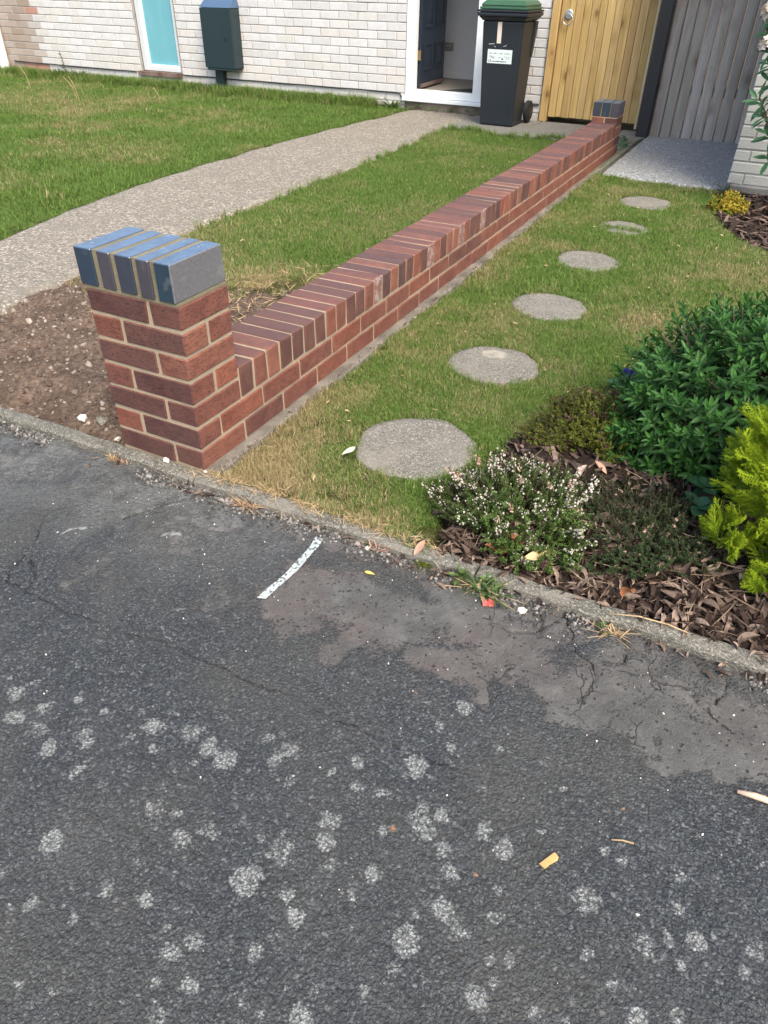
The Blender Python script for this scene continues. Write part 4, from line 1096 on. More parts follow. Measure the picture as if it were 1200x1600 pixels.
def front_plate(name, x0, x1, z0, z1, mat, parent, d=0.0015):
    return MB().add([(x0, front_y(z0) - d, z0), (x1, front_y(z0) - d, z0), (x1, front_y(z1) - d, z1), (x0, front_y(z1) - d, z1), (x0, front_y(z0) + .003, z0), (x1, front_y(z0) + .003, z0), (x1, front_y(z1) + .003, z1), (x0, front_y(z1) + .003, z1)],
                    [(0, 1, 2, 3), (0, 4, 5, 1), (1, 5, 6, 2), (2, 6, 7, 3), (3, 7, 4, 0)]).build(name, mat, parent)
front_plate('number_strip', -.050, -.008, .705, .875, M['strip'], bn)
lb = front_plate('label', -.135, .115, .540, .655, M['white_label'], bn)
pr = MB()
def fp(x0, x1, z0, z1, d=0.0026):
    z0 += .025; z1 += .025
    pr.add([(x0, front_y(z0) - d, z0), (x1, front_y(z0) - d, z0), (x1, front_y(z1) - d, z1), (x0, front_y(z1) - d, z1)], [(0, 1, 2, 3)])
rq = random.Random(3)
def dashes(xa, xb, z, h, p=0.8):
    x = xa
    while x < xb:
        wd = rq.uniform(.003, .007)
        if rq.random() < p: fp(x, min(x + wd, xb), z, z + h * rq.uniform(.7, 1.0))
        x += wd + .0022
dashes(-.115, .10, .594, .009); dashes(-.115, -.07, .570, .006, .6); dashes(-.095, -.06, .558, .006, .7); dashes(-.02, .005, .564, .006, .8); dashes(.03, .05, .572, .006, .6)
dashes(.055, .095, .566, .006, .7); dashes(.06, .09, .555, .006, .6); dashes(-.085, .06, .528, .010, .95); dashes(.07, .10, .530, .006, .5)
fp(.012, .028, .548, .560)
for k in range(10):
    if k in (3, 7): continue
    a = 2 * PI * k / 10
    x, z = -.108 + .011 * math.cos(a), .535 + .011 * math.sin(a)
    fp(x - .003, x + .003, z - .003, z + .003)
pr.build('label_print', M['print'], lb)
sc_ = MB()
for (xa, za, xb, zb) in ((-.13, .668, -.07, .674), (-.075, .655, -.055, .648), (.02, .655, .05, .662), (.05, .662, .055, .678), (.0, .640, .002, .658)):
    za += .025; zb += .025
    sc_.add([(xa, front_y(za) - .001, za), (xb, front_y(zb) - .001, zb), (xb, front_y(zb) - .001, zb + .004), (xa, front_y(za) - .001, za + .004)], [(0, 1, 2, 3)])
sc_.build('scuff_mark', M['upvc_grey'], bn)

# ------------------------------------------------------------------ pine gate with ring latch
gate = thing('wooden_gate', 'new yellow pine board gate with a ring latch between the bin and the black post', 'gate', (0, 0, 0))
o = MB().box(-1.112, -1.035, HY - 0.03, HY + 0.06, 0.0, 1.82).build('gate_post', M['pine'], gate, bevel=0.004); o.color = (1.0, 0.98, 0.95, 1)
gb = random.Random(4)
gx = -1.028; widths = [0.078, 0.060, 0.082, 0.074, 0.076, 0.070, 0.080, 0.074, 0.078, 0.072, 0.082, 0.074]
tot = sum(widths); widths = [w_ * 0.908 / tot for w_ in widths]
for w_ in widths:
    o = MB().box(gx + 0.0018, gx + w_ - 0.0018, HY + gb.uniform(-.002, .002), HY + 0.022, 0.052 + gb.uniform(-.008, -.002), 1.80).build('gate_board', M['pine'], gate, bevel=0.0045, segs=2)
    t = gb.uniform(0.84, 1.10); o.color = (t, t * gb.uniform(.96, 1.02), t * gb.uniform(.88, 1.05), 1)
    gx += w_
for zz in (0.20, 0.95, 1.62): MB().box(-1.02, -.125, HY + 0.0225, HY + 0.065, zz, zz + 0.09).build('gate_rail', M['pine'], gate, bevel=0.003)
MB().box(-.1185, -.096, HY - 0.02, HY + 0.06, 0.0, 1.82).build('gate_edge_strip', M['pine_edge'], gate, bevel=0.002)
rl = link('ring_latch', None, gate, (-.945, HY - 0.004, 0.935))
MB().tube([(0, 0.002, 0), (0, -.006, 0), (0, -.010, 0)], [.042, .042, .034], 24).build('latch_plate', M['zinc'], rl)
MB().tube([(0, -.010, 0), (0, -.022, 0)], .016, 14).build('latch_boss', M['zinc'], rl)
MB().tube([(0.045 * math.sin(a), -.020 - .006 * (1 - math.cos(a)) / 2, -.040 + 0.045 * math.cos(a)) for a in [2 * PI * i / 28 for i in range(29)]], .0045, 8, cap=False).build('latch_ring', M['zinc'], rl, smooth=True)

# black post and weathered board fence
po = thing('fence_post', 'square black post between the yellow gate and the grey board fence', 'post', (0.02, 6.72, 0))
MB().box(-.052, .055, -.05, .05, -0.02, 1.85).build('post', M['black_post'], po, bevel=0.005)
MB().box(-.062, .065, -.06, .06, 1.851, 1.875).build('post_cap', M['black_post'], po, bevel=0.006)
MB().box(-.052, -.03, .051, .30, 0.0, 1.85).build('return_board', M['black_post'], po)
fe = thing('board_fence', 'weathered grey fence of upright overlapping boards beside the black post', 'fence', (0, 0, 0))
for k in range(9):
    x = 0.082 + 0.0985 * k
    w = MB()
    wd = 0.0925
    prof = [(0, .010), (.006, .002), (wd * .3, -.003), (wd * .65, -.003), (wd - .006, .003), (wd, .012), (wd, .024), (0, .024)]
    w.prism(prof, 0, 1.75)
    o = w.build('fence_board', M['grey_wood'], fe, loc=(x, 6.75 + 0.004 * (k % 2), -0.006 + gb.uniform(-.006, .004)), rot=(0, 0, math.radians(-2 + gb.uniform(-1.5, 1.5))))
    t = gb.uniform(0.85, 1.08); o.color = (t, t * gb.uniform(.97, 1.0), t * gb.uniform(.93, 1.0), 1)
for zz in (0.35, 1.35): MB().box(0.08, 0.98, 6.785, 6.83, zz, zz + 0.08).build('fence_rail', M['grey_wood'], fe)

# ------------------------------------------------------------------ neighbour's wall on the right
nb = thing('neighbour_house', 'pale grey-green brick corner of the next house beside the grey fence', 'house', (0, 0, 0))
nm = [brick_mesh('brick', 0.200, 0.10, 0.0655, M['house_brick'], 0.0035, 0.0016, s + 200) for s in range(4)]
NY = 4.71
rn = random.Random(6)
NV = []; nn = 0; NF = []
bv = np.array([v.co[:] for v in nm[0].vertices]); bf = [tuple(p.vertices) for p in nm[0].polygons]
for r in range(0, 33):
    z = 0.045 + 0.0757 * r + 0.0378
    x = 1.003
    first = 0.095 if r % 2 == 0 else 0.20
    while x < 4.0:
        wd = first if x < 1.01 else 0.20
        if z < 1.0 and x < 1.75:
            o = link('brick', rn.choice(nm), nb, (x + wd / 2, NY + 0.05 + rn.uniform(-.001, .001), z), (0, 0, rn.uniform(-.003, .003)), scale=(wd / 0.20, 1, 1))
            c = np.array((0.40, 0.415, 0.40)) * rn.uniform(0.9, 1.08); o.color = (*c, 1)
        else:
            NV.append(bv * (wd / 0.2, 1, 1) + (x + wd / 2, NY + 0.05, z)); NF += [tuple(i + nn for i in f) for f in bf]; nn += len(bv)
        x += wd + 0.0095
o = link('brick_courses', fast_mesh('brick_courses', np.concatenate(NV), NF, [M['house_brick']]), nb, kind='stuff'); o.color = (0.40, 0.415, 0.40, 1)
MB().box(1.009, 4.0, NY + 0.006, 8.0, -0.1, 2.55).build('wall', M['house_mortar'], nb)
MB().box(1.025, 4.0, NY - 0.012, NY + 0.09, -0.1, 0.038).build('plinth', M['dark_plinth'], nb, bevel=0.004)
MB().box(0.75, 4.3, NY - 0.3, 8.2, 2.56, 2.66).build('roof', M['upvc_grey'], nb)

# ================================================================== GRASS
def tuft_mesh(name, n, rad, l0, l1, wid, lean, seed, flat=0.25):
    rnd = np.random.default_rng(seed)
    V = []; F = []; B = []; H = []
    for i in range(n):
        a = rnd.uniform(0, 2 * PI); r = rad * math.sqrt(rnd.uniform(0, 1))
        bx, by = r * math.cos(a), r * math.sin(a)
        ln = rnd.uniform(l0, l1)
        az = rnd.uniform(0, 2 * PI)
        th = rnd.uniform(0.1, lean) if rnd.random() > flat else rnd.uniform(1.0, 1.45)
        d = np.array((math.cos(az), math.sin(az)))
        s = np.array((-d[1], d[0])) * wid * rnd.uniform(.6, 1.2)
        p = np.array((bx, by, rnd.uniform(0, .004)))
        q0 = len(V)
        t1 = th; t2 = min(th + rnd.uniform(.1, .6), 1.7)
        m = p + np.array((d[0] * math.sin(t1), d[1] * math.sin(t1), math.cos(t1))) * ln * .5
        e = m + np.array((d[0] * math.sin(t2), d[1] * math.sin(t2), math.cos(t2))) * ln * .5
        V += [(p[0] - s[0], p[1] - s[1], p[2]), (p[0] + s[0], p[1] + s[1], p[2]), (m[0] - s[0] * .8, m[1] - s[1] * .8, m[2]), (m[0] + s[0] * .8, m[1] + s[1] * .8, m[2]), tuple(e)]
        F += [(q0, q0 + 1, q0 + 3), (q0, q0 + 3, q0 + 2), (q0 + 2, q0 + 3, q0 + 4)]
        b_ = rnd.random(); B += [b_] * 5; H += [0, 0, .55, .55, 1]
    return fast_mesh(name, V, np.array(F), [M['grass']], False, {'b': B, 'h': H})

tufts = bpy.data.collections.new('grass_tufts')
specs = [(60, .027, .011, .029, .00095, .95, 1), (60, .027, .010, .026, .0010, 1.15, 2), (60, .029, .013, .033, .0009, .85, 3), (30, .022, .03, .075, .0013, .6, 4)]
for i, (n, r, a, b_, wd, ln, sd) in enumerate(specs):
    t = bpy.data.objects.new('grass_tuft_%d' % i, tuft_mesh('grass_tuft', n, r, a, b_, wd, ln, sd, .35 if i < 3 else .1))
    tufts.objects.link(t)

def scatter_tree(coll):
    g = bpy.data.node_groups.new('scatter', 'GeometryNodeTree')
    g.interface.new_socket('Geometry', in_out='INPUT', socket_type='NodeSocketGeometry')
    g.interface.new_socket('Geometry', in_out='OUTPUT', socket_type='NodeSocketGeometry')
    gi = g.nodes.new('NodeGroupInput'); go = g.nodes.new('NodeGroupOutput')
    ci = g.nodes.new('GeometryNodeCollectionInfo'); ci.inputs['Collection'].default_value = coll
    ci.inputs['Separate Children'].default_value = True; ci.inputs['Reset Children'].default_value = True
    ip = g.nodes.new('GeometryNodeInstanceOnPoints'); ip.inputs['Pick Instance'].default_value = True
    def na(nm, t):
        n = g.nodes.new('GeometryNodeInputNamedAttribute'); n.data_type = t; n.inputs['Name'].default_value = nm
        return n.outputs['Attribute']
    g.links.new(gi.outputs[0], ip.inputs['Points'])
    g.links.new(ci.outputs[0], ip.inputs['Instance'])
    g.links.new(na('idx', 'INT'), ip.inputs['Instance Index'])
    er = g.nodes.new('FunctionNodeEulerToRotation'); g.links.new(na('rot', 'FLOAT_VECTOR'), er.inputs[0])
    g.links.new(er.outputs[0], ip.inputs['Rotation'])
    g.links.new(na('scl', 'FLOAT'), ip.inputs['Scale'])
    g.links.new(ip.outputs[0], go.inputs[0])
    return g
GT = scatter_tree(tufts)

def lawn(name, P, scl, dry, idx, label):
    n = len(P)
    rot = np.stack([RNG.uniform(-.25, .25, n), RNG.uniform(-.25, .25, n), RNG.uniform(0, 2 * PI, n)], 1)
    me = fast_mesh(name, P, np.zeros((0, 3), int) if False else [], [M['grass']], False, {'rot': rot, 'scl': scl, 'dry': dry, 'tone': RNG.random(n)})
    a = me.attributes.new('idx', 'INT', 'POINT'); a.data.foreach_set('value', np.asarray(idx, np.int32))
    o = link(name, me, kind='stuff')
    md = o.modifiers.new('scatter', 'NODES'); md.node_group = GT
    o['label'] = label
    return o

def jgrid(x0, x1, y0, y1, s):
    xs = np.arange(x0, x1, s); ys = np.arange(y0, y1, s)
    X, Y = np.meshgrid(xs, ys)
    return X.ravel() + RNG.uniform(-s * .6, s * .6, X.size), Y.ravel() + RNG.uniform(-s * .6, s * .6, X.size)

STONES = [(0.505, 0.455, 0.195), (0.515, 1.165, 0.175), (0.528, 1.885, 0.172), (0.520, 2.645, 0.172), (0.552, 3.385, 0.155), (0.555, 4.105, 0.182)]
def stone_r(k, a):
    return STONES[k][2] * (1 + 0.025 * np.sin(2 * a + k) + 0.018 * np.sin(5 * a + 2.3 * k) + (vnoise(np.asarray(a) * 3.5, k * 7.0, 14) - .5) * 0.05)

# right lawn
def right_lawn():
    x1, y1 = jgrid(0.03, 1.7, -0.03, 1.9, 0.0175)
    x2, y2 = jgrid(0.03, 3.0, 1.9, 4.95, 0.024)
    x = np.concatenate([x1, x2]); y = np.concatenate([y1, y2])
    foot = 0.044 + (fbm(y * 9, 1.0, 91, 3) - .5) * 0.03 + 0.02 * sstep(4.7, 5.2, y)
    keep = (x > foot) & ~in_bed(x + RNG.normal(0, .022, x.size), y + RNG.normal(0, .02, x.size)) & ~in_upper_bed(x, y)
    padfront = 4.80 - 0.10 * x + (fbm(x * 9, 2.0, 61, 3) - .5) * .10
    keep &= (y < padfront) & ((x < 1.03) | (y < 4.66))
    keep &= (y > -0.004 + (fbm(x * 7, 5.0, 95, 3) - .5) * 0.05)
    for k, (cx, cy, r) in enumerate(STONES):
        a = np.arctan2(y - cy, x - cx); d = np.hypot(x - cx, y - cy)
        inside = d < stone_r(k, a) - 0.010 + (vnoise(x * 25, y * 25, 96) - .5) * 0.028
        if k == 4: inside &= ~((np.abs((y - cy) + 0.035 - 0.03 * (x - cx)) < 0.030 + (vnoise(x * 15, 0.0, 97) - .5) * .03))
        keep &= ~inside
    # worn thin spots
    thin = fbm(x * 5, y * 5, 98, 3)
    keep &= ~((thin < 0.36) & (y < 0.5) & (RNG.random(x.size) < 0.6))
    x, y = x[keep], y[keep]
    n = x.size
    dn = fbm(x * 3.2, y * 3.2, 99, 4); dn2 = fbm(x * 11, y * 11, 100, 3)
    dry = 0.19 + 1.05 * (dn - .5) + 0.7 * (dn2 - .5)
    dry += 0.75 * np.exp(-((x - 0.05) / 0.22) ** 2 - ((y - 0.05) / 0.42) ** 2) + 0.50 * np.exp(-(y / 0.13) ** 2) * (x < 0.68)
    dry += 0.22 * np.exp(-((x - 0.05) / 0.12) ** 2) * (y < 3.5)
    dry -= 0.30 * sstep(0.5, 0.72, x) * sstep(0.55, 0.2, y) * 1.0
    dry += 0.16 * sstep(0.6, 1.3, x) * sstep(1.2, 1.8, y)
    dry -= 0.10 * sstep(2.2, 4.5, y)
    dry = np.clip(dry, 0.03, 0.95)
    scl = RNG.uniform(.75, 1.1, n) * (1 + 0.25 * (dn2 - .5)) * np.where(y > 1.9, 1.18, 0.92)
    idx = RNG.integers(0, 3, n)
    edge = (np.abs(x - 0.06) < 0.03) & (RNG.random(n) < 0.25); edge |= (y < 0.02) & (RNG.random(n) < 0.35)
    for k, (cx, cy, r) in enumerate(STONES):
        d = np.hypot(x - cx, y - cy); edge |= (d < r + 0.03) & (RNG.random(n) < 0.12)
    idx[edge] = 3; scl[idx == 3] *= 0.58
    z = np.where(y < 0.003, 0.0, lawn_z(x, y) + 0.001)
    lawn('grass', np.stack([x, y, z], 1), scl, dry, idx, 'short mown grass with straw-coloured patches round the stepping stones')
right_lawn()

def middle_lawn():
    x, y = jgrid(-1.85, -0.2, 0.9, 6.25, 0.0245)
    keep = (x > path_right(y) + 0.012 + (vnoise(x * 13, y * 13, 101) - .5) * .05) & (x < -0.222)
    front = 6.09 + 0.05 * np.sin(x * 7) + (vnoise(x * 6, 3.0, 102) - .5) * .12
    keep &= y < front
    lim = 1.30 + 0.42 * sstep(-1.2, -0.4, x) + (fbm(x * 5, y * 5, 86, 3) - .5) * .55
    keep &= (y > lim) | ((y > lim - 0.3) & (RNG.random(x.size) < 0.12)) | ((np.abs(x - path_right(y)) < 0.07) & (RNG.random(x.size) < .35) & (y > 1.0))
    x, y = x[keep], y[keep]; n = x.size
    dn = fbm(x * 2.6, y * 2.6, 103, 4); dn2 = fbm(x * 11, y * 11, 104, 3)
    dry = 0.10 + 0.8 * (dn - .5) + .4 * (dn2 - .5) + 0.55 * sstep(2.1, 1.3, y + 0.5 * (x + .9)) + 0.22 * sstep(-.7, -.3, x) * sstep(3.4, 2.0, y)
    dry = np.clip(dry, .03, .95)
    scl = RNG.uniform(.85, 1.2, n) * 1.15
    idx = RNG.integers(0, 3, n)
    tall = (y > front[keep] - 0.10) & (RNG.random(n) < .4); tall |= (x < path_right(y) + 0.05) & (RNG.random(n) < .12) & (y > 2)
    idx[tall] = 3
    lawn('grass', np.stack([x, y, lawn_z(x, y) + .001], 1), scl, dry, idx, 'mown grass strip between the path and the brick wall')
middle_lawn()

def left_lawn():
    x, y = jgrid(-10.5, -2.4, 0.8, 7.0, 0.041)
    keep = (x < path_left(y) - 0.012 + (vnoise(x * 13, y * 13, 105) - .5) * .06)
    x, y = x[keep], y[keep]; n = x.size
    dn = fbm(x * 1.4, y * 1.4, 106, 4); dn2 = fbm(x * 6, y * 6, 107, 3)
    dry = np.clip(0.10 + 1.7 * (dn - .52) + .7 * (dn2 - .5), .01, .9)
    scl = RNG.uniform(1.25, 2.0, n) * (1 + .9 * (dn2 - .5)) * (1 + .25 * sstep(5.6, 6.8, y))
    idx = RNG.integers(0, 3, n)
    # longer fringe at the foot of the house wall
    xf = RNG.uniform(-9.1, -2.75, 2600); yf = 6.99 - np.abs(RNG.normal(0, .11, 2600))
    clump = fbm(xf * 2.2, 0.5, 108, 3) > 0.44
    xf, yf = xf[clump], yf[clump]
    P = np.concatenate([np.stack([x, y, lawn_z(x, y) + .001], 1), np.stack([xf, yf, lawn_z(xf, yf)], 1)])
    m = xf.size
    lawn('grass', P, np.concatenate([scl, RNG.uniform(.9, 2.4, m)]), np.concatenate([dry, np.full(m, .12)]), np.concatenate([idx, np.full(m, 3)]), 'green lawn in front of the pale brick house')
left_lawn()

# ================================================================== STEPPING STONES
def stepping_stone(k):
    cx, cy, r = STONES[k]
    V = []; F = []
    na = 64; rings = [(0.0, 0.0), (0.2, 0.0), (0.35, 0.001), (0.5, 0.0), (0.62, 0.0), (0.74, 0.0), (0.86, 0.0), (0.965, -0.001), (1.0, -0.007), (1.005, -0.045)]
    for q, (f, dz) in enumerate(rings):
        for i in range(na):
            a = 2 * PI * i / na
            rr = float(stone_r(k, a)) * f
            x, y = rr * math.cos(a), rr * math.sin(a)
            V.append((x, y, dz + float(fbm((x + cx) * 14, (y + cy) * 14, 111, 4) - .5) * 0.009 * (f < 1.0)))
    for q in range(len(rings) - 1):
        for i in range(na):
            a = q * na + i; b_ = q * na + (i + 1) % na
            F.append((a, a + na, b_ + na, b_))
    labels = ['large round concrete stepping stone nearest the kerb', 'round stepping stone with a pale worn spot, second from the kerb', 'round stepping stone third from the kerb, halfway along the brick wall',
              'round stepping stone fourth from the kerb', 'stepping stone split by a strip of grass, fifth from the kerb', 'smooth grey stepping stone just before the concrete pad']
    pale = np.array([max(0, 1.2 - math.hypot((x + .03) / .075, (y - .085) / .065)) if k == 1 else (max(0, 1.1 - math.hypot((x - .02) / .025, y / .02)) * .7 if k == 0 else 0) for x, y, z in V])
    o = link('stepping_stone', fast_mesh('stepping_stone', V, np.array(F), [M['stone']], True, {'pale': np.clip(pale, 0, 0.62)}), None, (cx, cy, -0.008 if k < 5 else -0.010))
    tag(o, labels[k], 'stepping stone', 'round stepping stones across the lawn')
for k in range(6): stepping_stone(k)

# ================================================================== SHRUBS
def leaf_arrays(ln, wd, curl, fold, seg=4):
    """one leaf along +X, lying in XY, pointed at both ends; returns V, F"""
    V = []; F = []
    for i in range(seg + 1):
        t = i / seg
        w = wd * (math.sin(PI * min(1, t * 0.93 + 0.05)) ** 0.8) * (0.75 + 0.5 * t) * .5
        if i == seg: w = wd * .04
        x = ln * t
        z = -curl * ln * t * t
        V += [(x, -w, z + fold * w), (x, 0, z), (x, w, z + fold * w)]
    for i in range(seg):
        q = i * 3
        F += [(q, q + 3, q + 4, q + 1), (q + 1, q + 4, q + 5, q + 2)]
    return np.array(V), F

def rosette(name, nl, ln, wd, mat, seed, seg=4, spread=(20, 82), gap=0.004, fold=.35):
    rnd = np.random.default_rng(seed)
    VV = []; FF = []; B = []; H = []; n = 0
    for i in range(nl):
        f = i / (nl - 1)
        az = i * 2.39996 + rnd.uniform(-.25, .25)
        el = math.radians(spread[1] + (spread[0] - spread[1]) * f + rnd.uniform(-8, 8))   # from the axis
        l = ln * (1 - .45 * f ** 2) * rnd.uniform(.8, 1.1)
        V, F = leaf_arrays(l, wd * rnd.uniform(.85, 1.15) * (1 - .25 * f), rnd.uniform(.05, .35), fold, seg)
        m = Matrix.Rotation(az, 3, 'Z') @ Matrix.Rotation(-(PI / 2 - el), 3, 'Y') @ Matrix.Rotation(rnd.uniform(-.3, .3), 3, 'X')
        V = V @ np.array(m).T + (0, 0, -gap * nl + gap * 1.4 * i)
        VV.append(V); FF += [tuple(q + n for q in f_) for f_ in F]; n += len(V)
        b_ = rnd.random(); B += [b_] * len(V); H += [f] * len(V)
    return fast_mesh(name, np.concatenate(VV), FF, [mat], False, {'b': B, 'h': H})

def me_arrays(me):
    v = np.empty(len(me.vertices) * 3, np.float32); me.vertices.foreach_get('co', v)
    at = {}
    for an in ('b', 'h'):
        if an in me.attributes:
            a = np.empty(len(me.vertices), np.float32); me.attributes[an].data.foreach_get('value', a); at[an] = a
    return v.reshape(-1, 3), [tuple(p.vertices) for p in me.polygons], at, np.array([p.material_index for p in me.polygons])

def place(parent, name, meshes, items, limit, rest_name, key=None):
    """items: (mesh index, Matrix); the first `limit` become parts, the others one joined part"""
    if key: items = sorted(items, key=key)
    for mi, mx in items[:limit]:
        o = link(name, meshes[mi], parent); o.matrix_local = mx
    rest = items[limit:]
    if rest:
        cache = [me_arrays(m) for m in meshes]
        VV = []; FF = []; n = 0; B = []; H = []; MI = []
        for mi, mx in rest:
            v, f, at, mat_i = cache[mi]
            a = np.array(mx)
            VV.append(v @ a[:3, :3].T + a[:3, 3]); FF += [tuple(q + n for q in f_) for f_ in f]; n += len(v)
            B.append(np.mod(at.get('b', np.zeros(len(v))) + random.random(), 1)); H.append(at.get('h', np.zeros(len(v)))); MI.append(mat_i)
        me = fast_mesh(rest_name, np.concatenate(VV), FF, list(meshes[0].materials), False, {'b': np.concatenate(B), 'h': np.concatenate(H)}, np.concatenate(MI))
        link(rest_name, me, parent, kind='stuff')

def axis_matrix(p, d, s, spin):
    q = Vector(d).to_track_quat('Z', 'Y')
    return Matrix.Translation(p) @ q.to_matrix().to_4x4() @ Matrix.Rotation(spin, 4, 'Z') @ Matrix.Diagonal((s, s, s, 1))

CAMP = np.array((1.3076, -1.3865, 1.2263))
def near(loc):
    loc = np.array(loc)
    return lambda it: float(np.linalg.norm(np.array(it[1].translation) + loc - CAMP))

def ellipsoid_points(n, rad, zmin, rnd, lump=0.12, seed=0, inner=(1.0, 1.0)):
    out = []
    while len(out) < n:
        d = np.array([rnd.gauss(0, 1) for _ in range(3)]); d /= np.linalg.norm(d)
        if d[2] < zmin: continue
        u = math.atan2(d[1], d[0])
        lm = 1 + (float(fbm(u * 1.6 + 9, d[2] * 2.6 + 5, seed, 3)) - .5) * 2 * lump
        k = lm * rnd.uniform(*inner)
        out.append((d * np.array(rad) * k, d))
    return out

# ---- big dark green shrub
SH = (1.45, 0.92, 0.115)
sh = thing('evergreen_shrub', 'large rounded dark green shrub with whorls of narrow glossy leaves behind the kerb bed', 'shrub', SH)
ros = [rosette('leaf_cluster', 13, .047, .0125, M['shrub_leaf'], 300 + s) for s in range(4)]
rs = random.Random(21)
items = []
for p, d in ellipsoid_points(640, (.43, .40, .345), -.35, rs, .22, 7, (.88, 1.08)):
    ax = np.array((d[0] * .8, d[1] * .8, d[2] * .6 + .62)) + np.array([rs.gauss(0, .22) for _ in range(3)])
    items.append((rs.randrange(4), axis_matrix(p, ax, rs.uniform(.8, 1.25), rs.uniform(0, 6.3))))
for p, d in ellipsoid_points(330, (.43, .40, .345), -.4, rs, .22, 7, (.62, .88)):
    ax = np.array((d[0], d[1], d[2] * .5 + .4)) + np.array([rs.gauss(0, .25) for _ in range(3)])
    items.append((rs.randrange(4), axis_matrix(p, ax, rs.uniform(.75, 1.1), rs.uniform(0, 6.3))))
for p, d in ellipsoid_points(170, (.24, .20, .15), -.2, rs, .2, 8, (.6, 1.05)):       # low skirt towards the heathers
    ax = np.array((d[0], d[1], d[2] * .5 + .45)) + np.array([rs.gauss(0, .25) for _ in range(3)])
    items.append((rs.randrange(4), axis_matrix(p + np.array((-.20, -.20, -.07)), ax, rs.uniform(.7, 1.1), rs.uniform(0, 6.3))))
items = [it for it in items if it[1].translation.z > -.10]
place(sh, 'leaf_cluster', ros, items, 300, 'foliage', near(SH))
st = MB()
for k in range(46):
    p, d = ellipsoid_points(1, (.40, .37, .35), -.2, rs)[0]
    a = np.array((p[0] * .12, p[1] * .12, -.13)); m = p * .5 + np.array((0, 0, -.03))
    st.tube([a, m, p], [.007, .005, .0025], 5)
st.build('stems', M['stem'], sh)

# ---- golden conifer
CO = (1.655, 0.30, 0.0)
co = thing('golden_conifer', 'bright yellow-green feathery conifer bush at the right edge by the kerb', 'shrub', CO)
def spray(name, seed, ln=.10):
    rnd = np.random.default_rng(seed)
    V = []; F = []; B = []; H = []
    def cone(a, b_, r):
        a = np.array(a); b_ = np.array(b_); t = (b_ - a) / np.linalg.norm(b_ - a)
        u = np.cross(t, (0.3, .2, .9)); u /= np.linalg.norm(u); w = np.cross(t, u)
        q = len(V)
        for k in range(3):
            an = 2 * PI * k / 3; V.append(tuple(a + (u * math.cos(an) + w * math.sin(an)) * r))
        V.append(tuple(b_)); hb = min(1, a[2] / ln + .0)
        B.extend([rnd.random()] * 4); H.extend([hb * .8] * 3 + [min(1, hb + .25)])
        F.extend([(q, q + 1, q + 3), (q + 1, q + 2, q + 3), (q + 2, q, q + 3)])
    bend = rnd.uniform(-.25, .25)
    def axis(t): return np.array((bend * ln * t * t, rnd.uniform(-.001, .001), ln * t))
    n = 15
    prev = axis(0)
    for i in range(1, n + 1):
        t = i / n; p = axis(t); cone(prev, p + (p - prev) * .5, .0017 * (1.2 - t * .7)); 
        for sd in (-1, 1):
            l2 = ln * .46 * (1 - t) ** .8 * rnd.uniform(.7, 1.1) + .008
            d = np.array((sd * math.sin(.62), rnd.uniform(-.35, .35), math.cos(.62))); d /= np.linalg.norm(d)
            e = p + d * l2
            cone(p, e, .0012)
            m_ = max(2, int(l2 / .0055))
            for j in range(1, m_ + 1):
                q = p + d * l2 * j / (m_ + .3)
                for s2 in (-1, 1):
                    d2 = d + np.array((s2 * .55 * d[2], rnd.uniform(-.5, .5), -s2 * .55 * d[0])); d2 /= np.linalg.norm(d2)
                    cone(q, q + d2 * rnd.uniform(.008, .017) * (1.2 - .5 * j / m_), .00095)
        prev = p
    return fast_mesh(name, V, np.array(F), [M['conifer']], False, {'b': B, 'h': H})
spm = [spray('foliage_spray', 400 + s) for s in range(4)]
rc = random.Random(31)
items = []
def conifer_lobe(c, rad, n, zmin=-.5, up=.75, sc=(.7, 1.2)):
    for p, d in ellipsoid_points(n, rad, zmin, rc, .2, 11, (.7, 1.0)):
        p = p + np.array(c)
        ax = np.array((d[0] * .9, d[1] * .9, d[2] * .5 + up)) + np.array([rc.gauss(0, .22) for _ in range(3)])
        q = p - ax / np.linalg.norm(ax) * .06
        if q[2] < .01: continue
        items.append((rc.randrange(4), axis_matrix(q, ax, rc.uniform(*sc), rc.uniform(0, 6.3))))
conifer_lobe((-.02, .07, .33), (.235, .17, .15), 112)
conifer_lobe((.02, .03, .20), (.20, .17, .12), 40)
conifer_lobe((-.17, .05, .24), (.10, .09, .10), 30, -.5, .7, (.6, .95))
conifer_lobe((-.20, -.03, .115), (.075, .07, .075), 24, -.3, .7, (.65, .95))
conifer_lobe((-.06, -.09, .085), (.10, .075, .10), 38, -.5, .8, (.65, .95))
conifer_lobe((-.05, .0, .21), (.15, .12, .11), 46, -.5, .7)
conifer_lobe((.06, -.08, .15), (.13, .09, .12), 40, -.5, .7)
conifer_lobe((.18, -.05, .12), (.14, .11, .12), 18)
place(co, 'foliage_spray', spm, items, 300, 'foliage', near(CO))
st = MB()
st.tube([(0, .05, -.03), (.0, .05, .15), (-.01, .07, .36)], [.016, .012, .005], 7)
for k in range(30):
    it = rc.choice(items)[1].translation
    st.tube([(0, .05, rc.uniform(.0, .2)), (it.x * .5, it.y * .5 + .02, it.z * .8), tuple(it)], [.005, .0035, .002], 5)
st.build('stems', M['stem'], co)

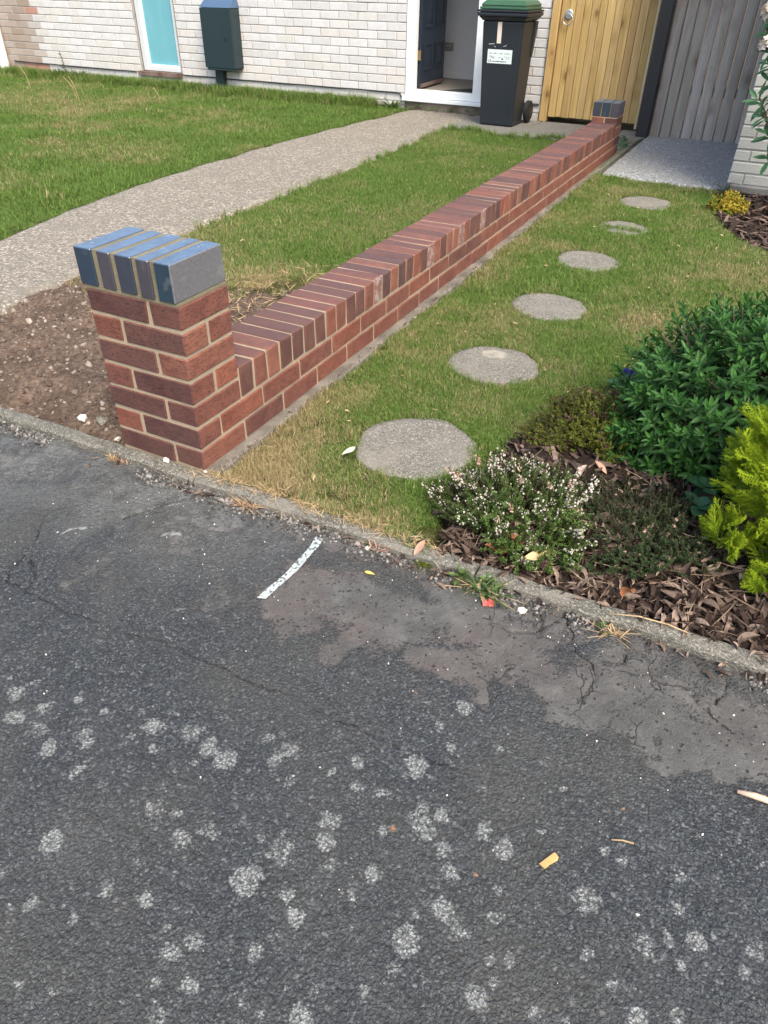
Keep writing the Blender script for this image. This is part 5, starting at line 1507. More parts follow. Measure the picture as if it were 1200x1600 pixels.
# ---- heathers
def sprig(name, mats, ln, nleaf, seed, flowers=0, fl_mat=1, leafl=.007, fz=(.5, 1.0), fsz=.0034):
    """a thin stem with needle leaves; flowers are little faceted bells near the top"""
    rnd = np.random.default_rng(seed)
    V = []; F = []; MI = []; B = []; H = []
    bx, by = rnd.uniform(-.35, .35, 2)
    def ax(t): return np.array((bx * ln * t * t, by * ln * t * t, ln * t))
    def quad(p, d, l, w, mi, b_, h):
        d = d / np.linalg.norm(d); s = np.cross(d, (0, 0, 1.0)); s /= (np.linalg.norm(s) + 1e-6)
        q = len(V)
        V.extend([tuple(p), tuple(p + d * l * .5 + s * w), tuple(p + d * l), tuple(p + d * l * .5 - s * w)])
        F.append((q, q + 1, q + 2, q + 3)); MI.append(mi); B.extend([b_] * 4); H.extend([h] * 4)
    q = len(V); r = .0011
    for t in (0, .5, 1):
        p = ax(t)
        for k in range(3): V.append((p[0] + r * math.cos(k * 2.09), p[1] + r * math.sin(k * 2.09), p[2])); B.append(.5); H.append(0)
    for i in range(2):
        for k in range(3):
            a = q + i * 3 + k; b_ = q + i * 3 + (k + 1) % 3; F.append((a, b_, b_ + 3, a + 3)); MI.append(len(mats) - 1)
    for i in range(nleaf):
        t = rnd.uniform(.15, 1) ; az = rnd.uniform(0, 2 * PI)
        d = np.array((math.cos(az), math.sin(az), rnd.uniform(.2, 1.1)))
        quad(ax(t), d, leafl * rnd.uniform(.7, 1.3), leafl * .22, 0, rnd.random(), t)
    for i in range(flowers):
        t = rnd.uniform(*fz); az = rnd.uniform(0, 2 * PI)
        p = ax(t) + np.array((math.cos(az), math.sin(az), .3)) * rnd.uniform(.003, .008)
        s = fsz * rnd.uniform(.7, 1.3); q = len(V); b_ = rnd.random()
        for o_ in ((s, 0, 0), (0, s, 0), (-s, 0, 0), (0, -s, 0), (0, 0, s * 1.2), (0, 0, -s * 1.2)): V.append(tuple(p + np.array(o_))); B.append(b_); H.append(t)
        for f_ in ((0, 1, 4), (1, 2, 4), (2, 3, 4), (3, 0, 4), (1, 0, 5), (2, 1, 5), (3, 2, 5), (0, 3, 5)): F.append(tuple(q + k for k in f_)); MI.append(fl_mat)
    return fast_mesh(name, V, F, mats, False, {'b': B, 'h': H}, MI)

def mound(t, meshes, weights, n, rad, hgt, rnd, spread=.9, sc=(.7, 1.1), limit=300, name='sprig', loc=(0, 0, 0)):
    items = []
    for k in range(n):
        a = rnd.uniform(0, 2 * PI); r = math.sqrt(rnd.uniform(0, 1))
        r *= 1 + .22 * math.sin(3 * a + rad[0] * 50) 
        x, y = math.cos(a) * r * rad[0], math.sin(a) * r * rad[1]
        top = hgt * max(.12, (1 - min(1, r) ** 2) ** .5)
        ax = np.array((x / rad[0] * spread, y / rad[1] * spread, 1.0)) + np.array([rnd.gauss(0, .22) for _ in range(3)])
        mi = rnd.choices(range(len(meshes)), weights)[0]
        z = max(0, top * rnd.uniform(.35, .85) - .03)
        items.append((mi, axis_matrix((x * .85, y * .85, z), ax, rnd.uniform(*sc), rnd.uniform(0, 6.3))))
    place(t, name, meshes, items, limit, 'foliage', near(loc))
    st = MB()
    for k in range(40):
        mx = items[rnd.randrange(len(items))][1].translation
        st.tube([(mx.x * .25, mx.y * .25, -.02), (mx.x * .7, mx.y * .7, mx.z * .5), (mx.x, mx.y, mx.z)], [.003, .0022, .0014], 4)
    st.build('stems', M['stem'], t)

rhh = random.Random(41)
hm = [M['heather_green'], M['flower_white'], M['flower_pink'], M['stem']]
HW = (0.935, 0.215, 0.0)
hw = thing('white_heather', 'low heather covered in small white flowers at the corner of the kerb bed', 'heather', HW)
gm = [sprig('sprig', hm, .075, 46, 500 + s, leafl=.009) for s in range(3)] + [sprig('sprig', hm, .080, 34, 510 + s, 10, 1, .008, (.6, 1.0), .0027) for s in range(3)] + [sprig('sprig', hm, .085, 22, 520, 11, 2, .008, (.6, 1.0), .0030), sprig('sprig', hm, .125, 24, 521, 24, 1, .008, (.5, 1.0), .0034)]
mound(hw, gm, [4.0, 4.0, 4.0, 1.35, 1.35, 1.35, .35, .14], 860, (.215, .215), .150, rhh, .8, (.65, 1.1), 300, 'sprig', HW)
HO = (1.0, 0.735, 0.01)
ho = thing('olive_heather', 'dull olive heather cushion between the big shrub and the lawn', 'heather', HO)
om = [M['heather_olive'], M['flower_mauve'], M['flower_mauve'], M['stem']]
gm = [sprig('sprig', om, .060, 44, 530 + s, leafl=.009) for s in range(3)] + [sprig('sprig', om, .065, 26, 536, 12, 1, .008)]
mound(ho, gm, [4, 4, 4, .5], 760, (.185, .215), .165, rhh, .7, (.7, 1.1), 220, 'sprig', HO)
HD = (1.26, 0.315, 0.0)
hd = thing('dark_heather', 'low dark green heather without flowers, in the middle of the kerb bed', 'heather', HD)
dm = [M['heather_dark'], M['flower_pink'], M['leaf_orange'], M['stem']]
gm = [sprig('sprig', dm, .060, 40, 540 + s, leafl=.008) for s in range(3)] + [sprig('sprig', dm, .06, 26, 546, 2, 1, .008, fsz=.0045)]
mound(hd, gm, [3, 3, 3, .6], 1000, (.28, .225), .12, rhh, .9, (.65, 1.05), 240, 'sprig', HD)

# ---- small yellow shrub by the neighbour's wall
YS = (1.075, 4.12, -0.01)
ys_ = thing('yellow_shrub', 'small round golden-leaved shrub at the foot of the neighbouring wall', 'shrub', YS)
ym = [rosette('leaf_cluster', 8, .030, .015, M['yellow_shrub'], 600, 2), rosette('leaf_cluster', 8, .028, .014, M['yellow_green'], 601, 2), rosette('leaf_cluster', 8, .034, .016, M['yellow_shrub'], 602, 2)]
items = []
for p, d in ellipsoid_points(150, (.135, .125, .125), -.1, rs, .12, 3, (.75, 1.0)):
    items.append(((1 if (p[0] < -.05 or p[2] < .03) and rs.random() < .7 else rs.choice((0, 2, 0, 2, 1))), axis_matrix(p, d + np.array((0, 0, .5)), rs.uniform(.8, 1.15), rs.uniform(0, 6.3))))
place(ys_, 'leaf_cluster', ym, items, 200, 'foliage')
MB().tube([(0, 0, -.02), (.01, 0, .06)], [.012, .006], 6).build('stems', M['stem'], ys_)

# ---- rhododendron reaching in from the right edge
RH_ = (1.40, 4.38, 0.0)
rd = thing('rhododendron', 'white-flowered rhododendron with long dark leaves against the neighbouring wall', 'shrub', RH_)
lm = [rosette('leaf_cluster', 9, .13, .034, M['broad_leaf'], 610 + s, 4, (35, 95), .006, .2) for s in range(3)]
def flower_truss(name, seed):
    rnd = np.random.default_rng(seed); mb = MB()
    VV = []; FF = []; n = 0; B = []
    for k in range(11):
        d = rnd.normal(0, 1, 3); d[2] = abs(d[2]) * .8 + .1; d /= np.linalg.norm(d)
        for j in range(5):
            V, F = leaf_arrays(.036, .026, .25, .3, 3)
            q = Vector(d).to_track_quat('Z', 'Y').to_matrix()
            m = q @ Matrix.Rotation(2 * PI * j / 5, 3, 'Z') @ Matrix.Rotation(-.75, 3, 'Y')
            VV.append(V @ np.array(m).T + d * .035); FF += [tuple(i + n for i in f) for f in F]; n += len(V); B += [rnd.random()] * len(V)
    return fast_mesh(name, np.concatenate(VV), FF, [M['flower_white']], False, {'b': B})
ft = [flower_truss('flower_cluster', 620), flower_truss('flower_cluster', 621)]
spots = [(-.36, -.06, .90, 1), (-.30, .0, .74, 0), (-.33, -.08, .64, 0), (-.40, -.02, 1.07, 1), (-.22, -.1, .46, 0), (-.18, -.06, .33, 0), (-.28, -.12, .56, 0), (-.20, -.15, .70, 0), (-.12, -.05, .82, 0), (-.25, .02, 1.0, 0), (-.05, -.1, .55, 0), (-.1, -.12, .95, 0), (-.33, .0, .82, 0), (-.38, .02, .98, 0), (.1, 0, .4, 0), (.15, -.1, .7, 0), (.1, -.1, 1.0, 1), (.0, -.1, 1.1, 0)]
st = MB()
for k, (x, y, z, fl) in enumerate(spots):
    ax = np.array((x * 1.2 - .15, y - .35, .55))
    o = link('leaf_cluster', lm[k % 3], rd); o.matrix_local = axis_matrix((x, y, z - .02), ax, .85 + .1 * (k % 3), k * 1.3)
    if fl: o = link('flower_cluster', ft[k % 2], rd); o.matrix_local = axis_matrix((x, y, z + .01), ax, 1.0, k)
    st.tube([(.0, .0, -.02), (x * .4, y * .4, z * .55), (x, y, z)], [.014, .009, .005], 6)
st.build('stems', M['stem'], rd)

# ---- violet primula among the litter
PR = (1.035, 1.15, 0.0)
pm = thing('primula', 'small plant with one violet-blue flower in the bed beside the big shrub', 'flower', PR)
bl = rosette('leaf', 9, .095, .050, M['broad_leaf'], 630, 4, (40, 88), .001, .15)
link('leaf_rosette', bl, pm, (0, 0, .02))
fb = rosette('flower', 10, .020, .016, M['flower_blue'], 631, 2, (10, 80), .001, .3)
for (x, y, z) in ((-.012, -.005, .085), (.004, .01, .08)):
    link('flower_head', fb, pm, (x, y, z), (.5, 0, x * 90))
MB().tube([(0, 0, .0), (-.008, 0, .04), (-.012, -.005, .083)], .002, 5).tube([(0, 0, 0), (.003, .008, .078)], .002, 5).build('stalk', M['weed_leaf'], pm)
bw = thing('broad_leaved_plant', 'low plant with wide dark leaves between the big shrub and the dark heather', 'plant', (1.39, .45, .01))
for k in range(4): link('leaf_rosette', rosette('leaf', 6, .062, .040, M['broad_leaf'], 640 + k, 4, (45, 80), .001, .12), bw, (rs.uniform(-.08, .08), rs.uniform(-.05, .05), .02 + .02 * k), (0, 0, k))

# ================================================================== LITTER, STONES, WEEDS
def litter_leaf(name, seed, ln=.05, wd=.014, mat=None):
    """a dry leaf, curled and twisted"""
    rnd = np.random.default_rng(seed)
    seg = 6; V = []; F = []
    tw = rnd.uniform(-1.8, 1.8); cu = rnd.uniform(-1.6, 1.6); fo = rnd.uniform(.2, 1.3)
    x = z = 0; ang = rnd.uniform(-.3, .3)
    for i in range(seg + 1):
        t = i / seg
        w = wd * .5 * max(.06, math.sin(PI * min(1, t * .96 + .02)) ** .75)
        a = tw * (t - .5)
        for s in (-1, 0, 1):
            yy = s * w; zz = abs(s) * w * fo * .8
            V.append((x, yy * math.cos(a) - zz * math.sin(a), z + yy * math.sin(a) + zz * math.cos(a)))
        x += ln / seg * math.cos(ang); z += ln / seg * math.sin(ang); ang += cu / seg
    for i in range(seg):
        q = i * 3; F += [(q, q + 3, q + 4, q + 1), (q + 1, q + 4, q + 5, q + 2)]
    V = np.array(V); V -= V.mean(0)
    return fast_mesh(name, V, F, [mat], False, {'b': [rnd.random()] * len(V)})

def chip_mesh(name, seed, mat, ln=.05, wd=.012, th=.004):
    rnd = random.Random(seed)
    m = MB(); m.box(-ln / 2, ln / 2, -wd / 2, wd / 2, -th / 2, th / 2)
    me = m.mesh(name, [mat])
    for v in me.vertices: v.co += Vector((rnd.uniform(-.15, .15) * ln, rnd.uniform(-.35, .35) * wd, rnd.uniform(-.4, .4) * th))
    a = me.attributes.new('b', 'FLOAT', 'POINT'); a.data.foreach_set('value', [rnd.random()] * len(me.vertices))
    return me

def pebble_mesh(name, seed, mat):
    rnd = random.Random(seed)
    bm = bmesh.new(); bmesh.ops.create_icosphere(bm, subdivisions=1, radius=.5)
    for v in bm.verts: v.co = Vector((v.co.x * 1.0, v.co.y * rnd.uniform(.7, .9), v.co.z * .6)) * rnd.uniform(.8, 1.15)
    me = bpy.data.meshes.new(name); bm.to_mesh(me); bm.free(); me.materials.append(mat)
    a = me.attributes.new('b', 'FLOAT', 'POINT'); a.data.foreach_set('value', [rnd.random()] * len(me.vertices))
    return me

def strew(name, meshes, pts, sizes, tilt, label, flat=1.0, seed=0):
    """many loose pieces joined as one uncountable covering"""
    rnd = random.Random(seed)
    cache = [me_arrays(m) for m in meshes]
    VV = []; FF = []; B = []; MI = []; n = 0
    for (x, y, z), s in zip(pts, sizes):
        v, f, at, mi = rnd.choice(cache)
        e = np.array(Euler((rnd.gauss(0, tilt), rnd.gauss(0, tilt), rnd.uniform(0, 6.283))).to_matrix())
        VV.append((v * s) @ e.T + (x, y, z)); FF += [tuple(i + n for i in q) for q in f]; n += len(v)
        B.append(np.full(len(v), rnd.random())); MI.append(mi)
    me = fast_mesh(name, np.concatenate(VV), FF, list(meshes[0].materials), False, {'b': np.concatenate(B)}, np.concatenate(MI))
    o = link(name, me, kind='stuff'); o['label'] = label
    return o

ll = [litter_leaf('dead_leaves', 700 + s, 1.0, random.Random(s).uniform(.10, .36), M['dead_leaf']) for s in range(10)]
bc = [chip_mesh('bark', 720 + s, M['bark'], 1.0, random.Random(s).uniform(.14, .3), .07) for s in range(8)]
pb = [pebble_mesh('gravel', 740 + s, M['pebble']) for s in range(8)]
R2 = np.random.default_rng(77)

# leaf litter of the kerb bed
n = 3400
x = R2.uniform(.70, 2.3, n); y = np.abs(R2.normal(0, .24, n)) + .006
k = in_bed(x, y) & (y < 1.5); x, y = x[k], y[k]
strew('dead_leaves', ll, np.stack([x, y, bed_z(x, y) + R2.uniform(.0, .022, x.size)], 1), R2.uniform(.018, .070, x.size) * R2.choice([.3, .55, .9, 1.25], x.size), .55, 'curled brown dead leaves heaped behind the kerb', seed=1)
n = 2400
x = R2.uniform(.70, 2.1, n); y = R2.uniform(.0, 1.57, n)
k = in_bed(x, y); x, y = x[k], y[k]
strew('bark', bc, np.stack([x, y, bed_z(x, y) + R2.uniform(0, .012, x.size)], 1), R2.uniform(.02, .06, x.size), .3, 'dark bark chips under the shrubs of the kerb bed', seed=2)
n = 260
x = R2.uniform(.74, 2.0, n); y = np.abs(R2.normal(0, .22, n)) + .006
k = in_bed(x, y); x, y = x[k], y[k]
bw_ = [litter_leaf('dead_stalks', 770 + q, 1.0, .035, M['straw']) for q in range(5)]
for q in bw_: q.materials[0] = bw_[0].materials[0] if q is not bw_[0] else leaf_mat('dead_stalk', (.10, .07, .05), (.40, .30, .21), .85, 0, .1, power=1.6)
strew('dead_stalks', bw_, np.stack([x, y, bed_z(x, y) + R2.uniform(.01, .03, x.size)], 1), R2.uniform(.04, .13, x.size), .2, 'thin dead stalks among the leaf litter behind the kerb', seed=13)
n = 1500
x = R2.uniform(.98, 2.4, n); y = R2.uniform(3.1, 4.68, n)
k = in_upper_bed(x, y); x, y = x[k], y[k]
strew('bark', bc, np.stack([x, y, np.full(x.size, -.004) + R2.uniform(0, .012, x.size)], 1), R2.uniform(.03, .10, x.size), .25, 'dark bark mulch at the foot of the neighbouring wall', seed=3)

# stones, clods and scraps in the dug soil
n = 5200
x = R2.uniform(-1.68, -.02, n); y = R2.uniform(.01, 1.7, n)
k = (y < 1.25 + .35 * sstep(-1.1, -.4, x)) & ((x < -.34) | (y > .23)) & ((x < -.225) | (y < .2)) ; x, y = x[k], y[k]
s = np.abs(R2.normal(0, .0095, x.size)) + .004
strew('gravel', pb, np.stack([x, y, soil_z(x, y) + s * .12], 1), s, .5, 'small stones and clods in the freshly dug soil by the pillar', seed=4)
n = 1100
x = R2.uniform(-1.3, -.22, n); y = R2.uniform(.75, 2.2, n)
k = (y < 1.45 + .55 * sstep(-1.1, -.4, x)) & (y > .25); x, y = x[k], y[k]
stw = [litter_leaf('dry_straw', 760 + q, 1.0, .05, M['straw']) for q in range(6)]
strew('dry_straw', stw, np.stack([x, y, np.maximum(soil_z(x, y), lawn_z(x, y)) + R2.uniform(.004, .03, x.size)], 1), R2.uniform(.03, .10, x.size), .25, 'dry straw and roots on the dug soil behind the pillar', seed=5)

# grit and crumbs in the gutter of the kerb
n = 4200
x = R2.uniform(-1.1, 1.8, n); y = -.048 - np.abs(R2.normal(0, .026, n))
dens = fbm(x * 4, 0.3, 131, 3) + .25 * ((x > -.1) & (x < .5)) + .2 * ((x > .6) & (x < 1.0))
k = dens > .46; x, y = x[k], y[k]
s = np.abs(R2.normal(0, .0055, x.size)) + .003
grit = [pebble_mesh('grit', 780 + q, M['pebble']) for q in range(6)]
for q in grit: q.materials[0] = leaf_mat('grey_grit', (.045, .043, .041), (.34, .32, .30), .9, 0, .15, power=1.8) if q is grit[0] else grit[0].materials[0]
strew('grit', grit, np.stack([x, y, pave_z(x, y) + s * .2], 1), s, .6, 'loose grit lying along the foot of the kerb', seed=6)
n = 190
x = R2.uniform(-.4, 1.75, n); y = -.050 - np.abs(R2.normal(0, .022, n)); k = (x > .8) | (R2.random(n) < .35); x, y = x[k], y[k]
strew('dead_leaves', ll, np.stack([x, y, pave_z(x, y) + R2.uniform(.002, .010, x.size)], 1), R2.uniform(.018, .045, x.size), .3, 'scraps of dead leaf along the pavement side of the kerb', seed=7)
n = 900
y = R2.uniform(.02, 5.2, n); x = .035 + R2.normal(0, .012, n)
s = np.abs(R2.normal(0, .004, n)) + .002
strew('grit', [pebble_mesh('grit', 783 + q, M['pebble']) for q in range(3)], np.stack([x, y, -.003 + s * .2], 1), s, .6, 'crumbs of earth and mortar along the concrete footing of the brick wall', seed=12)
# pale grit scattered over the asphalt
n = 150
x = R2.uniform(-.5, 1.8, n); y = -.08 - np.abs(R2.normal(0, .35, n)); s = np.abs(R2.normal(0, .0022, n)) + .0018
pg = [pebble_mesh('grit', 790 + q, M['pale_stone']) for q in range(4)]
strew('grit', pg, np.stack([x, y, pave_z(x, y) + s * .3], 1), s, .6, 'tiny pale crumbs scattered over the asphalt', seed=8)
# clippings and fallen scraps on the lawns
n = 240
x = np.concatenate([R2.uniform(.1, 1.3, 130), R2.uniform(-1.6, -.3, 110)]); y = np.concatenate([R2.uniform(.1, 4.6, 130), R2.uniform(1.6, 6, 110)])
k = ~in_bed(x, y) & ~in_upper_bed(x, y)
for (cx, cy, r) in STONES: k &= np.hypot(x - cx, y - cy) > r + .02
x, y = x[k], y[k]
fl = [litter_leaf('fallen_scraps', 800 + q, 1.0, .3, M['straw']) for q in range(6)]
strew('fallen_scraps', fl, np.stack([x, y, lawn_z(x, y) + R2.uniform(.016, .028, x.size)], 1), R2.uniform(.010, .030, x.size), .35, 'pale dry scraps lying on the mown grass', seed=9)

# ---- single things one can point to
def lone(name, me, loc, rot, label, cat, s=1.0, group=None):
    o = link(name, me, None, loc, rot, scale=s)
    return tag(o, label, cat, group)
def zp(x, y): return float(pave_z(np.array(x), np.array(y)))
lone('dead_leaf', litter_leaf('dead_leaf', 811, .052, .020, M['leaf_pale']), (.341, .294, .012), (.1, .2, 1.1), 'pale dry leaf on the grass left of the nearest stepping stone', 'leaf')
lone('dead_leaf', litter_leaf('dead_leaf', 812, .052, .018, M['leaf_pink']), (.742, -.036, .012), (.35, -.5, 1.35), 'pinkish dry leaf leaning on the kerb below the white heather', 'leaf')
lone('dead_leaf', litter_leaf('dead_leaf', 813, .028, .011, M['leaf_yellow']), (.654, -.152, zp(.654, -.152) + .005), (0, 0, .1), 'small yellow leaf on the asphalt right of the white line', 'leaf')
lone('dead_leaf', litter_leaf('dead_leaf', 8141, .082, .030, M['leaf_tan']), (1.042, .046, .045), (.1, 0, .62), 'big tan leaf lying on the litter behind the kerb', 'leaf')
for q, (x, y, rz) in enumerate(((.925, .045, .3), (.965, .10, -.5), (.90, .10, 1.9))):
    lone('dead_leaf', litter_leaf('dead_leaf', 820 + q, .06, .028, M['leaf_orange']), (x, y, .022), (.3, .2, rz), ['orange curled leaf under the front of the white heather', 'orange dead leaf behind the tan leaf, at the foot of the white heather', 'orange-brown leaf half hidden in the white heather'][q], 'leaf', group='orange dead leaves')
lone('dead_leaf', litter_leaf('dead_leaf', 830, .05, .03, M['leaf_orange']), (1.27, .04, .02), (.2, .3, 2.2), 'orange leaf behind the kerb in front of the dark heather', 'leaf')
lone('dead_leaf', litter_leaf('dead_leaf', 831, .055, .016, M['leaf_pink']), (1.085, .515, .055), (.3, .2, -.6), 'long pinkish grey leaf under the big shrub, above the dark heather', 'leaf')
lone('wood_chip', chip_mesh('wood_chip', 6, M['wood_chip'], .036, .010, .004), (1.29, -.673, zp(1.29, -.673) + .004), (0, 0, 1.15), 'yellow-brown splinter of wood on the asphalt among the lichen', 'wood chip')
tw = MB(); tw.tube([(-.075, .028, 0), (-.045, .018, .003), (.0, .0, .004), (.05, -.016, .003), (.10, -.036, 0)], [.004, .0065, .006, .005, .003], 7)
lone('twig', tw.mesh('twig', [M['twig']], True), (1.655, -.372, zp(1.65, -.37) + .006), (0, 0, .42), 'pale bare twig on the asphalt at the right edge', 'twig')
tw = MB(); tw.tube([(-.05, 0, 0), (-.01, .006, .002), (.03, .004, .001), (.055, -.002, 0)], [.0010, .0012, .0012, .0007], 5)
lone('twig', tw.mesh('twig', [M['straw']], True), (1.33, -.034, .010), (0, 0, .15), 'thin straw stalk lying across the kerb below the dark heather', 'twig', 1.7)
tw = MB(); tw.tube([(-.02, 0, 0), (0, .002, .001), (.02, 0, 0)], .0015, 5)
lone('twig', tw.mesh('twig', [M['straw']], True), (1.40, -.575, zp(1.4, -.575) + .003), (0, 0, .3), 'short pale stick on the asphalt between twig and splinter', 'twig')
lone('stone', pebble_mesh('stone', 841, M['pale_stone']), (1.051, -.100, zp(1.05, -.1) + .006), (.2, .1, .5), 'white stone on the asphalt next to the kerb weed', 'stone', .026)
lone('stone', pebble_mesh('stone', 842, M['pale_stone']), (-.136, -.016, .008), (.3, .9, .2), 'pale pebble standing on the kerb below the pillar front', 'stone', .022)
lone('stone', pebble_mesh('stone', 843, M['pale_stone']), (.012, -.010, .008), (0, .5, 1.2), 'pale pebble on the kerb at the corner of the pillar', 'stone', .017)
lone('stone', pebble_mesh('stone', 844, M['pale_stone']), (.60, -.065, zp(.6, -.065) + .006), (.2, .1, .9), 'grey-white pebble against the kerb at the end of the white line', 'stone', .017)
for q, (x, y, s) in enumerate(((-.60, .085, .045), (-.52, .10, .052), (-.43, .20, .032), (-.44, .075, .030), (-.70, .40, .03), (-.42, .48, .035))):
    lone('stone', pebble_mesh('stone', 850 + q, M['pale_stone'] if q != 1 else M['stone']), (x, y, float(soil_z(np.array(x), np.array(y))) + s * .2), (.2, .3 * q, q), ['white stone in the soil just behind the kerb', 'rounded grey stone in the soil behind the kerb, right of a white one', 'pale stone in the soil close to the left side of the pillar', 'small pale stone at the foot of the pillar by the kerb', 'lone pale stone in the middle of the dug soil', 'pale stone in the soil against the wall side of the pillar'][q], 'stone', s, 'stones in the dug soil')
lone('dead_leaf', litter_leaf('dead_leaf', 861, .045, .018, M['leaf_yellow']), (-.47, .30, float(soil_z(np.array(-.47), np.array(.3))) + .012), (.2, .3, .4), 'yellow-green leaf on the dug soil left of the pillar', 'leaf')
lone('dead_leaf', litter_leaf('dead_leaf', 862, .05, .022, M['leaf_pale']), (-.50, .25, float(soil_z(np.array(-.5), np.array(.25))) + .014), (.6, .3, 1.6), 'pale curled leaf on the dug soil left of the pillar', 'leaf')
sc = MB(); sc.add([(-.014, -.01, 0), (.012, -.012, .002), (.016, .008, .006), (0, .014, .002), (-.015, .006, .007)], [(0, 1, 2, 3, 4)]).add([(-.006, -.012, .004), (.010, -.004, .012), (.002, .010, .009)], [(0, 1, 2)])
lone('litter_scrap', sc.mesh('litter_scrap', [M['paper_red']]), (.968, -.113, zp(.97, -.11) + .004), (0, 0, .4), 'crumpled red scrap in front of the kerb weed', 'litter')

# straw and scraps caught along the top of the kerb and the lawn edge
n = 420
x = R2.uniform(-.05, .80, n); y = R2.normal(-.012, .018, n)
strew('dry_straw', stw, np.stack([x, y, np.where(y < 0, .004, -.004) - .02 * (y < -.045) + R2.uniform(0, .006, n)], 1), R2.uniform(.012, .05, n), .15, 'dry straw lying on the kerb along the front edge of the lawn', seed=10)
n = 130
x = R2.uniform(.70, 1.75, n); y = R2.normal(-.004, .012, n)
strew('dead_leaves', ll, np.stack([x, y, R2.uniform(.003, .010, n)], 1), R2.uniform(.015, .045, n), .25, 'dead leaf scraps spilling onto the kerb from the bed', seed=11)

# ---- weeds
def blade_tuft(name, n, l0, l1, wd, mat, seed, lean=.9):
    rnd = np.random.default_rng(seed); VV = []; FF = []; B = []; H = []; k = 0
    for i in range(n):
        V, F = leaf_arrays(rnd.uniform(l0, l1), wd * rnd.uniform(.7, 1.2), rnd.uniform(.1, .6), .3, 4)
        m = Matrix.Rotation(rnd.uniform(0, 6.28), 3, 'Z') @ Matrix.Rotation(-(PI / 2 - rnd.uniform(.1, lean)), 3, 'Y')
        V = V @ np.array(m).T + (rnd.uniform(-.012, .012), rnd.uniform(-.012, .012), 0)
        VV.append(V); FF += [tuple(q + k for q in f) for f in F]; k += len(V); B += [rnd.random()] * len(V); H += [0] * len(V)
    return fast_mesh(name, np.concatenate(VV), FF, [mat], False, {'b': B, 'h': H})
wd_ = thing('weed', 'leafy green weed with grass growing in front of the kerb below the white heather', 'weed', (.905, -.062, -.028))
link('leaf_rosette', rosette('leaf_rosette', 12, .046, .017, M['weed_leaf'], 900, 4, (25, 85), .001), wd_, (-.03, 0, .014))
link('leaf_rosette', rosette('leaf_rosette', 9, .038, .015, M['weed_leaf'], 901, 4, (20, 75), .001), wd_, (.04, .01, .014))
link('grass_blades', blade_tuft('grass_blades', 90, .02, .055, .0022, M['weed_leaf'], 902, 1.2), wd_, (.05, -.015, 0), scale=(2.0, 1.2, .9))
link('dry_blades', blade_tuft('dry_blades', 26, .03, .06, .0025, M['straw'], 903, 1.3), wd_, (.02, -.01, 0), scale=(2.2, 1.2, .6))
w2 = thing('weed', 'small weed with dry blades at the foot of the kerb below the dark heather', 'weed', (1.25, -.070, -.028))
link('leaf_rosette', rosette('leaf_rosette', 7, .03, .009, M['weed_leaf'], 904, 3, (25, 80), .001), w2, (-.01, 0, .008))
link('dry_blades', blade_tuft('dry_blades', 30, .02, .05, .0018, M['straw'], 905, 1.3), w2, (.015, 0, 0), scale=(1.8, 1, .8))
w3 = thing('dry_tuft', 'rusty dry grass tuft in the gutter between the pillar and the white line', 'weed', (.20, -.057, -.028))
link('dry_blades', blade_tuft('dry_blades', 60, .02, .05, .0016, M['straw'], 906, 1.35), w3, scale=(2.2, 1.0, .8))
link('red_blades', blade_tuft('red_blades', 20, .02, .045, .0016, M['leaf_pink'], 907, 1.35), w3, scale=(2.2, 1.0, .7))
w4 = thing('dry_tuft', 'pale cushion of dry moss and straw against the kerb, left below the pillar', 'weed', (-.325, -.052, -.026))
link('dry_blades', blade_tuft('dry_blades', 90, .012, .030, .0022, M['straw'], 908, 1.2), w4, scale=(1.2, .8, .9))
link('red_blades', blade_tuft('red_blades', 16, .02, .045, .0016, M['leaf_pink'], 909, 1.4), w4, (.05, 0, 0), scale=(1.6, 1, .6))
w5 = thing('dry_tuft', 'brown weedy tuft at the foot of the kerb just right of the white line', 'weed', (.625, -.052, -.028))
link('dry_blades', blade_tuft('dry_blades', 40, .015, .04, .0016, M['leaf_pink'], 910, 1.3), w5, scale=(2.0, 1, .8))
link('leaf_rosette', rosette('leaf_rosette', 6, .02, .008, M['weed_leaf'], 911, 3, (25, 80), .001), w5, (-.03, 0, .006))
w6 = thing('moss_clump', 'small olive moss clump beside the pinkish leaf in front of the kerb', 'moss', (.765, -.058, -.026))
link('moss', blade_tuft('moss', 80, .008, .020, .003, M['heather_olive'], 912, 1.2), w6, scale=(1.3, .9, .9))
w7 = thing('weed', 'dark tall weed against the house wall near the downpipe', 'weed', (-7.72, 6.93, -.02))
rw = random.Random(9)
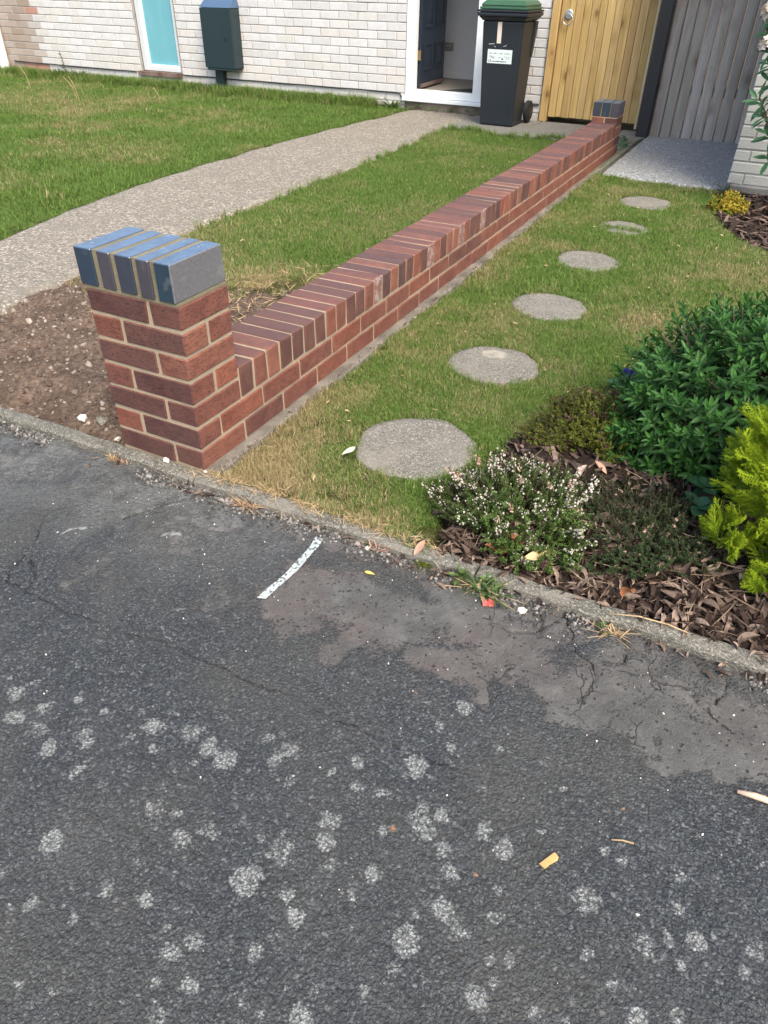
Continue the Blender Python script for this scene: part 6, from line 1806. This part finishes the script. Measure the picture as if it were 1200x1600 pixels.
for q in range(15):
    bxx = rw.uniform(-.30, .40); hh = rw.uniform(.07, .17) if q else .34; bxx = bxx if q else -.12
    link('stalk', MB().tube([(bxx, 0, 0), (bxx - .03, 0, hh * .6), (bxx - .06, 0, hh)], .004, 5).build('stalk', M['heather_dark']).data if False else MB().tube([(bxx, 0, 0), (bxx - .03, 0, hh * .6), (bxx - .06, 0, hh)], .004, 5).mesh('stalk', [M['heather_dark']]), w7)
    for z in np.arange(.04, hh, .03): link('leaf_cluster', bpy.data.meshes.get('weed_whorl') or rosette('weed_whorl', 7, .045, .014, M['heather_dark'], 914, 2, (40, 90), .001), w7, (bxx - .06 * (z / hh) ** 1.3 + rw.uniform(-.02, .02), rw.uniform(-.03, .02), float(z) + rw.uniform(-.01, .01)), (rw.uniform(-.7, .7), rw.uniform(-.7, .7), rw.uniform(0, 6)), scale=rw.uniform(.6, 1.2) * (1.15 - .5 * float(z) / hh))
w8 = thing('weed', 'straggly weeds growing under the white door sill', 'weed', (-2.2, 6.985, 0.0))
for q in range(22):
    xx = rw.uniform(-.42, .40)
    link('leaf_cluster', bpy.data.meshes.get('sill_whorl') or rosette('sill_whorl', 7, .035, .014, M['weed_leaf'], 915, 2, (30, 90), .001), w8, (xx, rw.uniform(-.03, .01), rw.uniform(.005, .055)), (rw.uniform(-.4, .2), 0, rw.uniform(0, 6)))
w8b = thing('weed', 'dark green tuft of weeds at the left end of the white door sill', 'weed', (-2.83, 6.94, -.015))
link('grass_blades', blade_tuft('grass_blades', 60, .06, .16, .006, M['weed_leaf'], 916, .9), w8b, scale=(3.4, 1.5, 1))
w9 = thing('weed', 'thin grassy weed at the corner of the neighbouring wall and the concrete pad', 'weed', (1.0, 4.69, -.02))
link('grass_blades', blade_tuft('grass_blades', 24, .06, .16, .006, M['weed_leaf'], 917, .8), w9)
w10 = thing('weed', 'creeping weeds on the mossy footing behind the far pillar', 'weed', (.015, 5.95, .02))
for q in range(16):
    link('leaf_cluster', bpy.data.meshes.get('creeper_whorl') or rosette('creeper_whorl', 7, .045, .018, M['broad_leaf'], 918, 2, (40, 95), .001), w10, (rw.uniform(-.12, .03), rw.uniform(-.18, .5), rw.uniform(-.02, .02)), (0, 0, rw.uniform(0, 6)))
# a few seed stalks standing above the left lawn
sk_ = MB()
for (x, y, dx, dz) in ((-6.3, 5.6, .16, .22), (-6.22, 5.55, .10, .24), (-7.4, 5.9, .12, .26), (-5.3, 5.9, .08, .15), (-7.1, 5.2, .1, .15)):
    sk_.tube([(x, y, -.02), (x + dx * .3 * -1, y, dz * .6), (x - dx, y, dz)], .0025, 4)
o = sk_.build('seed_stalks', M['straw'], kind='stuff'); o['label'] = 'thin pale seed stalks standing above the green lawn'
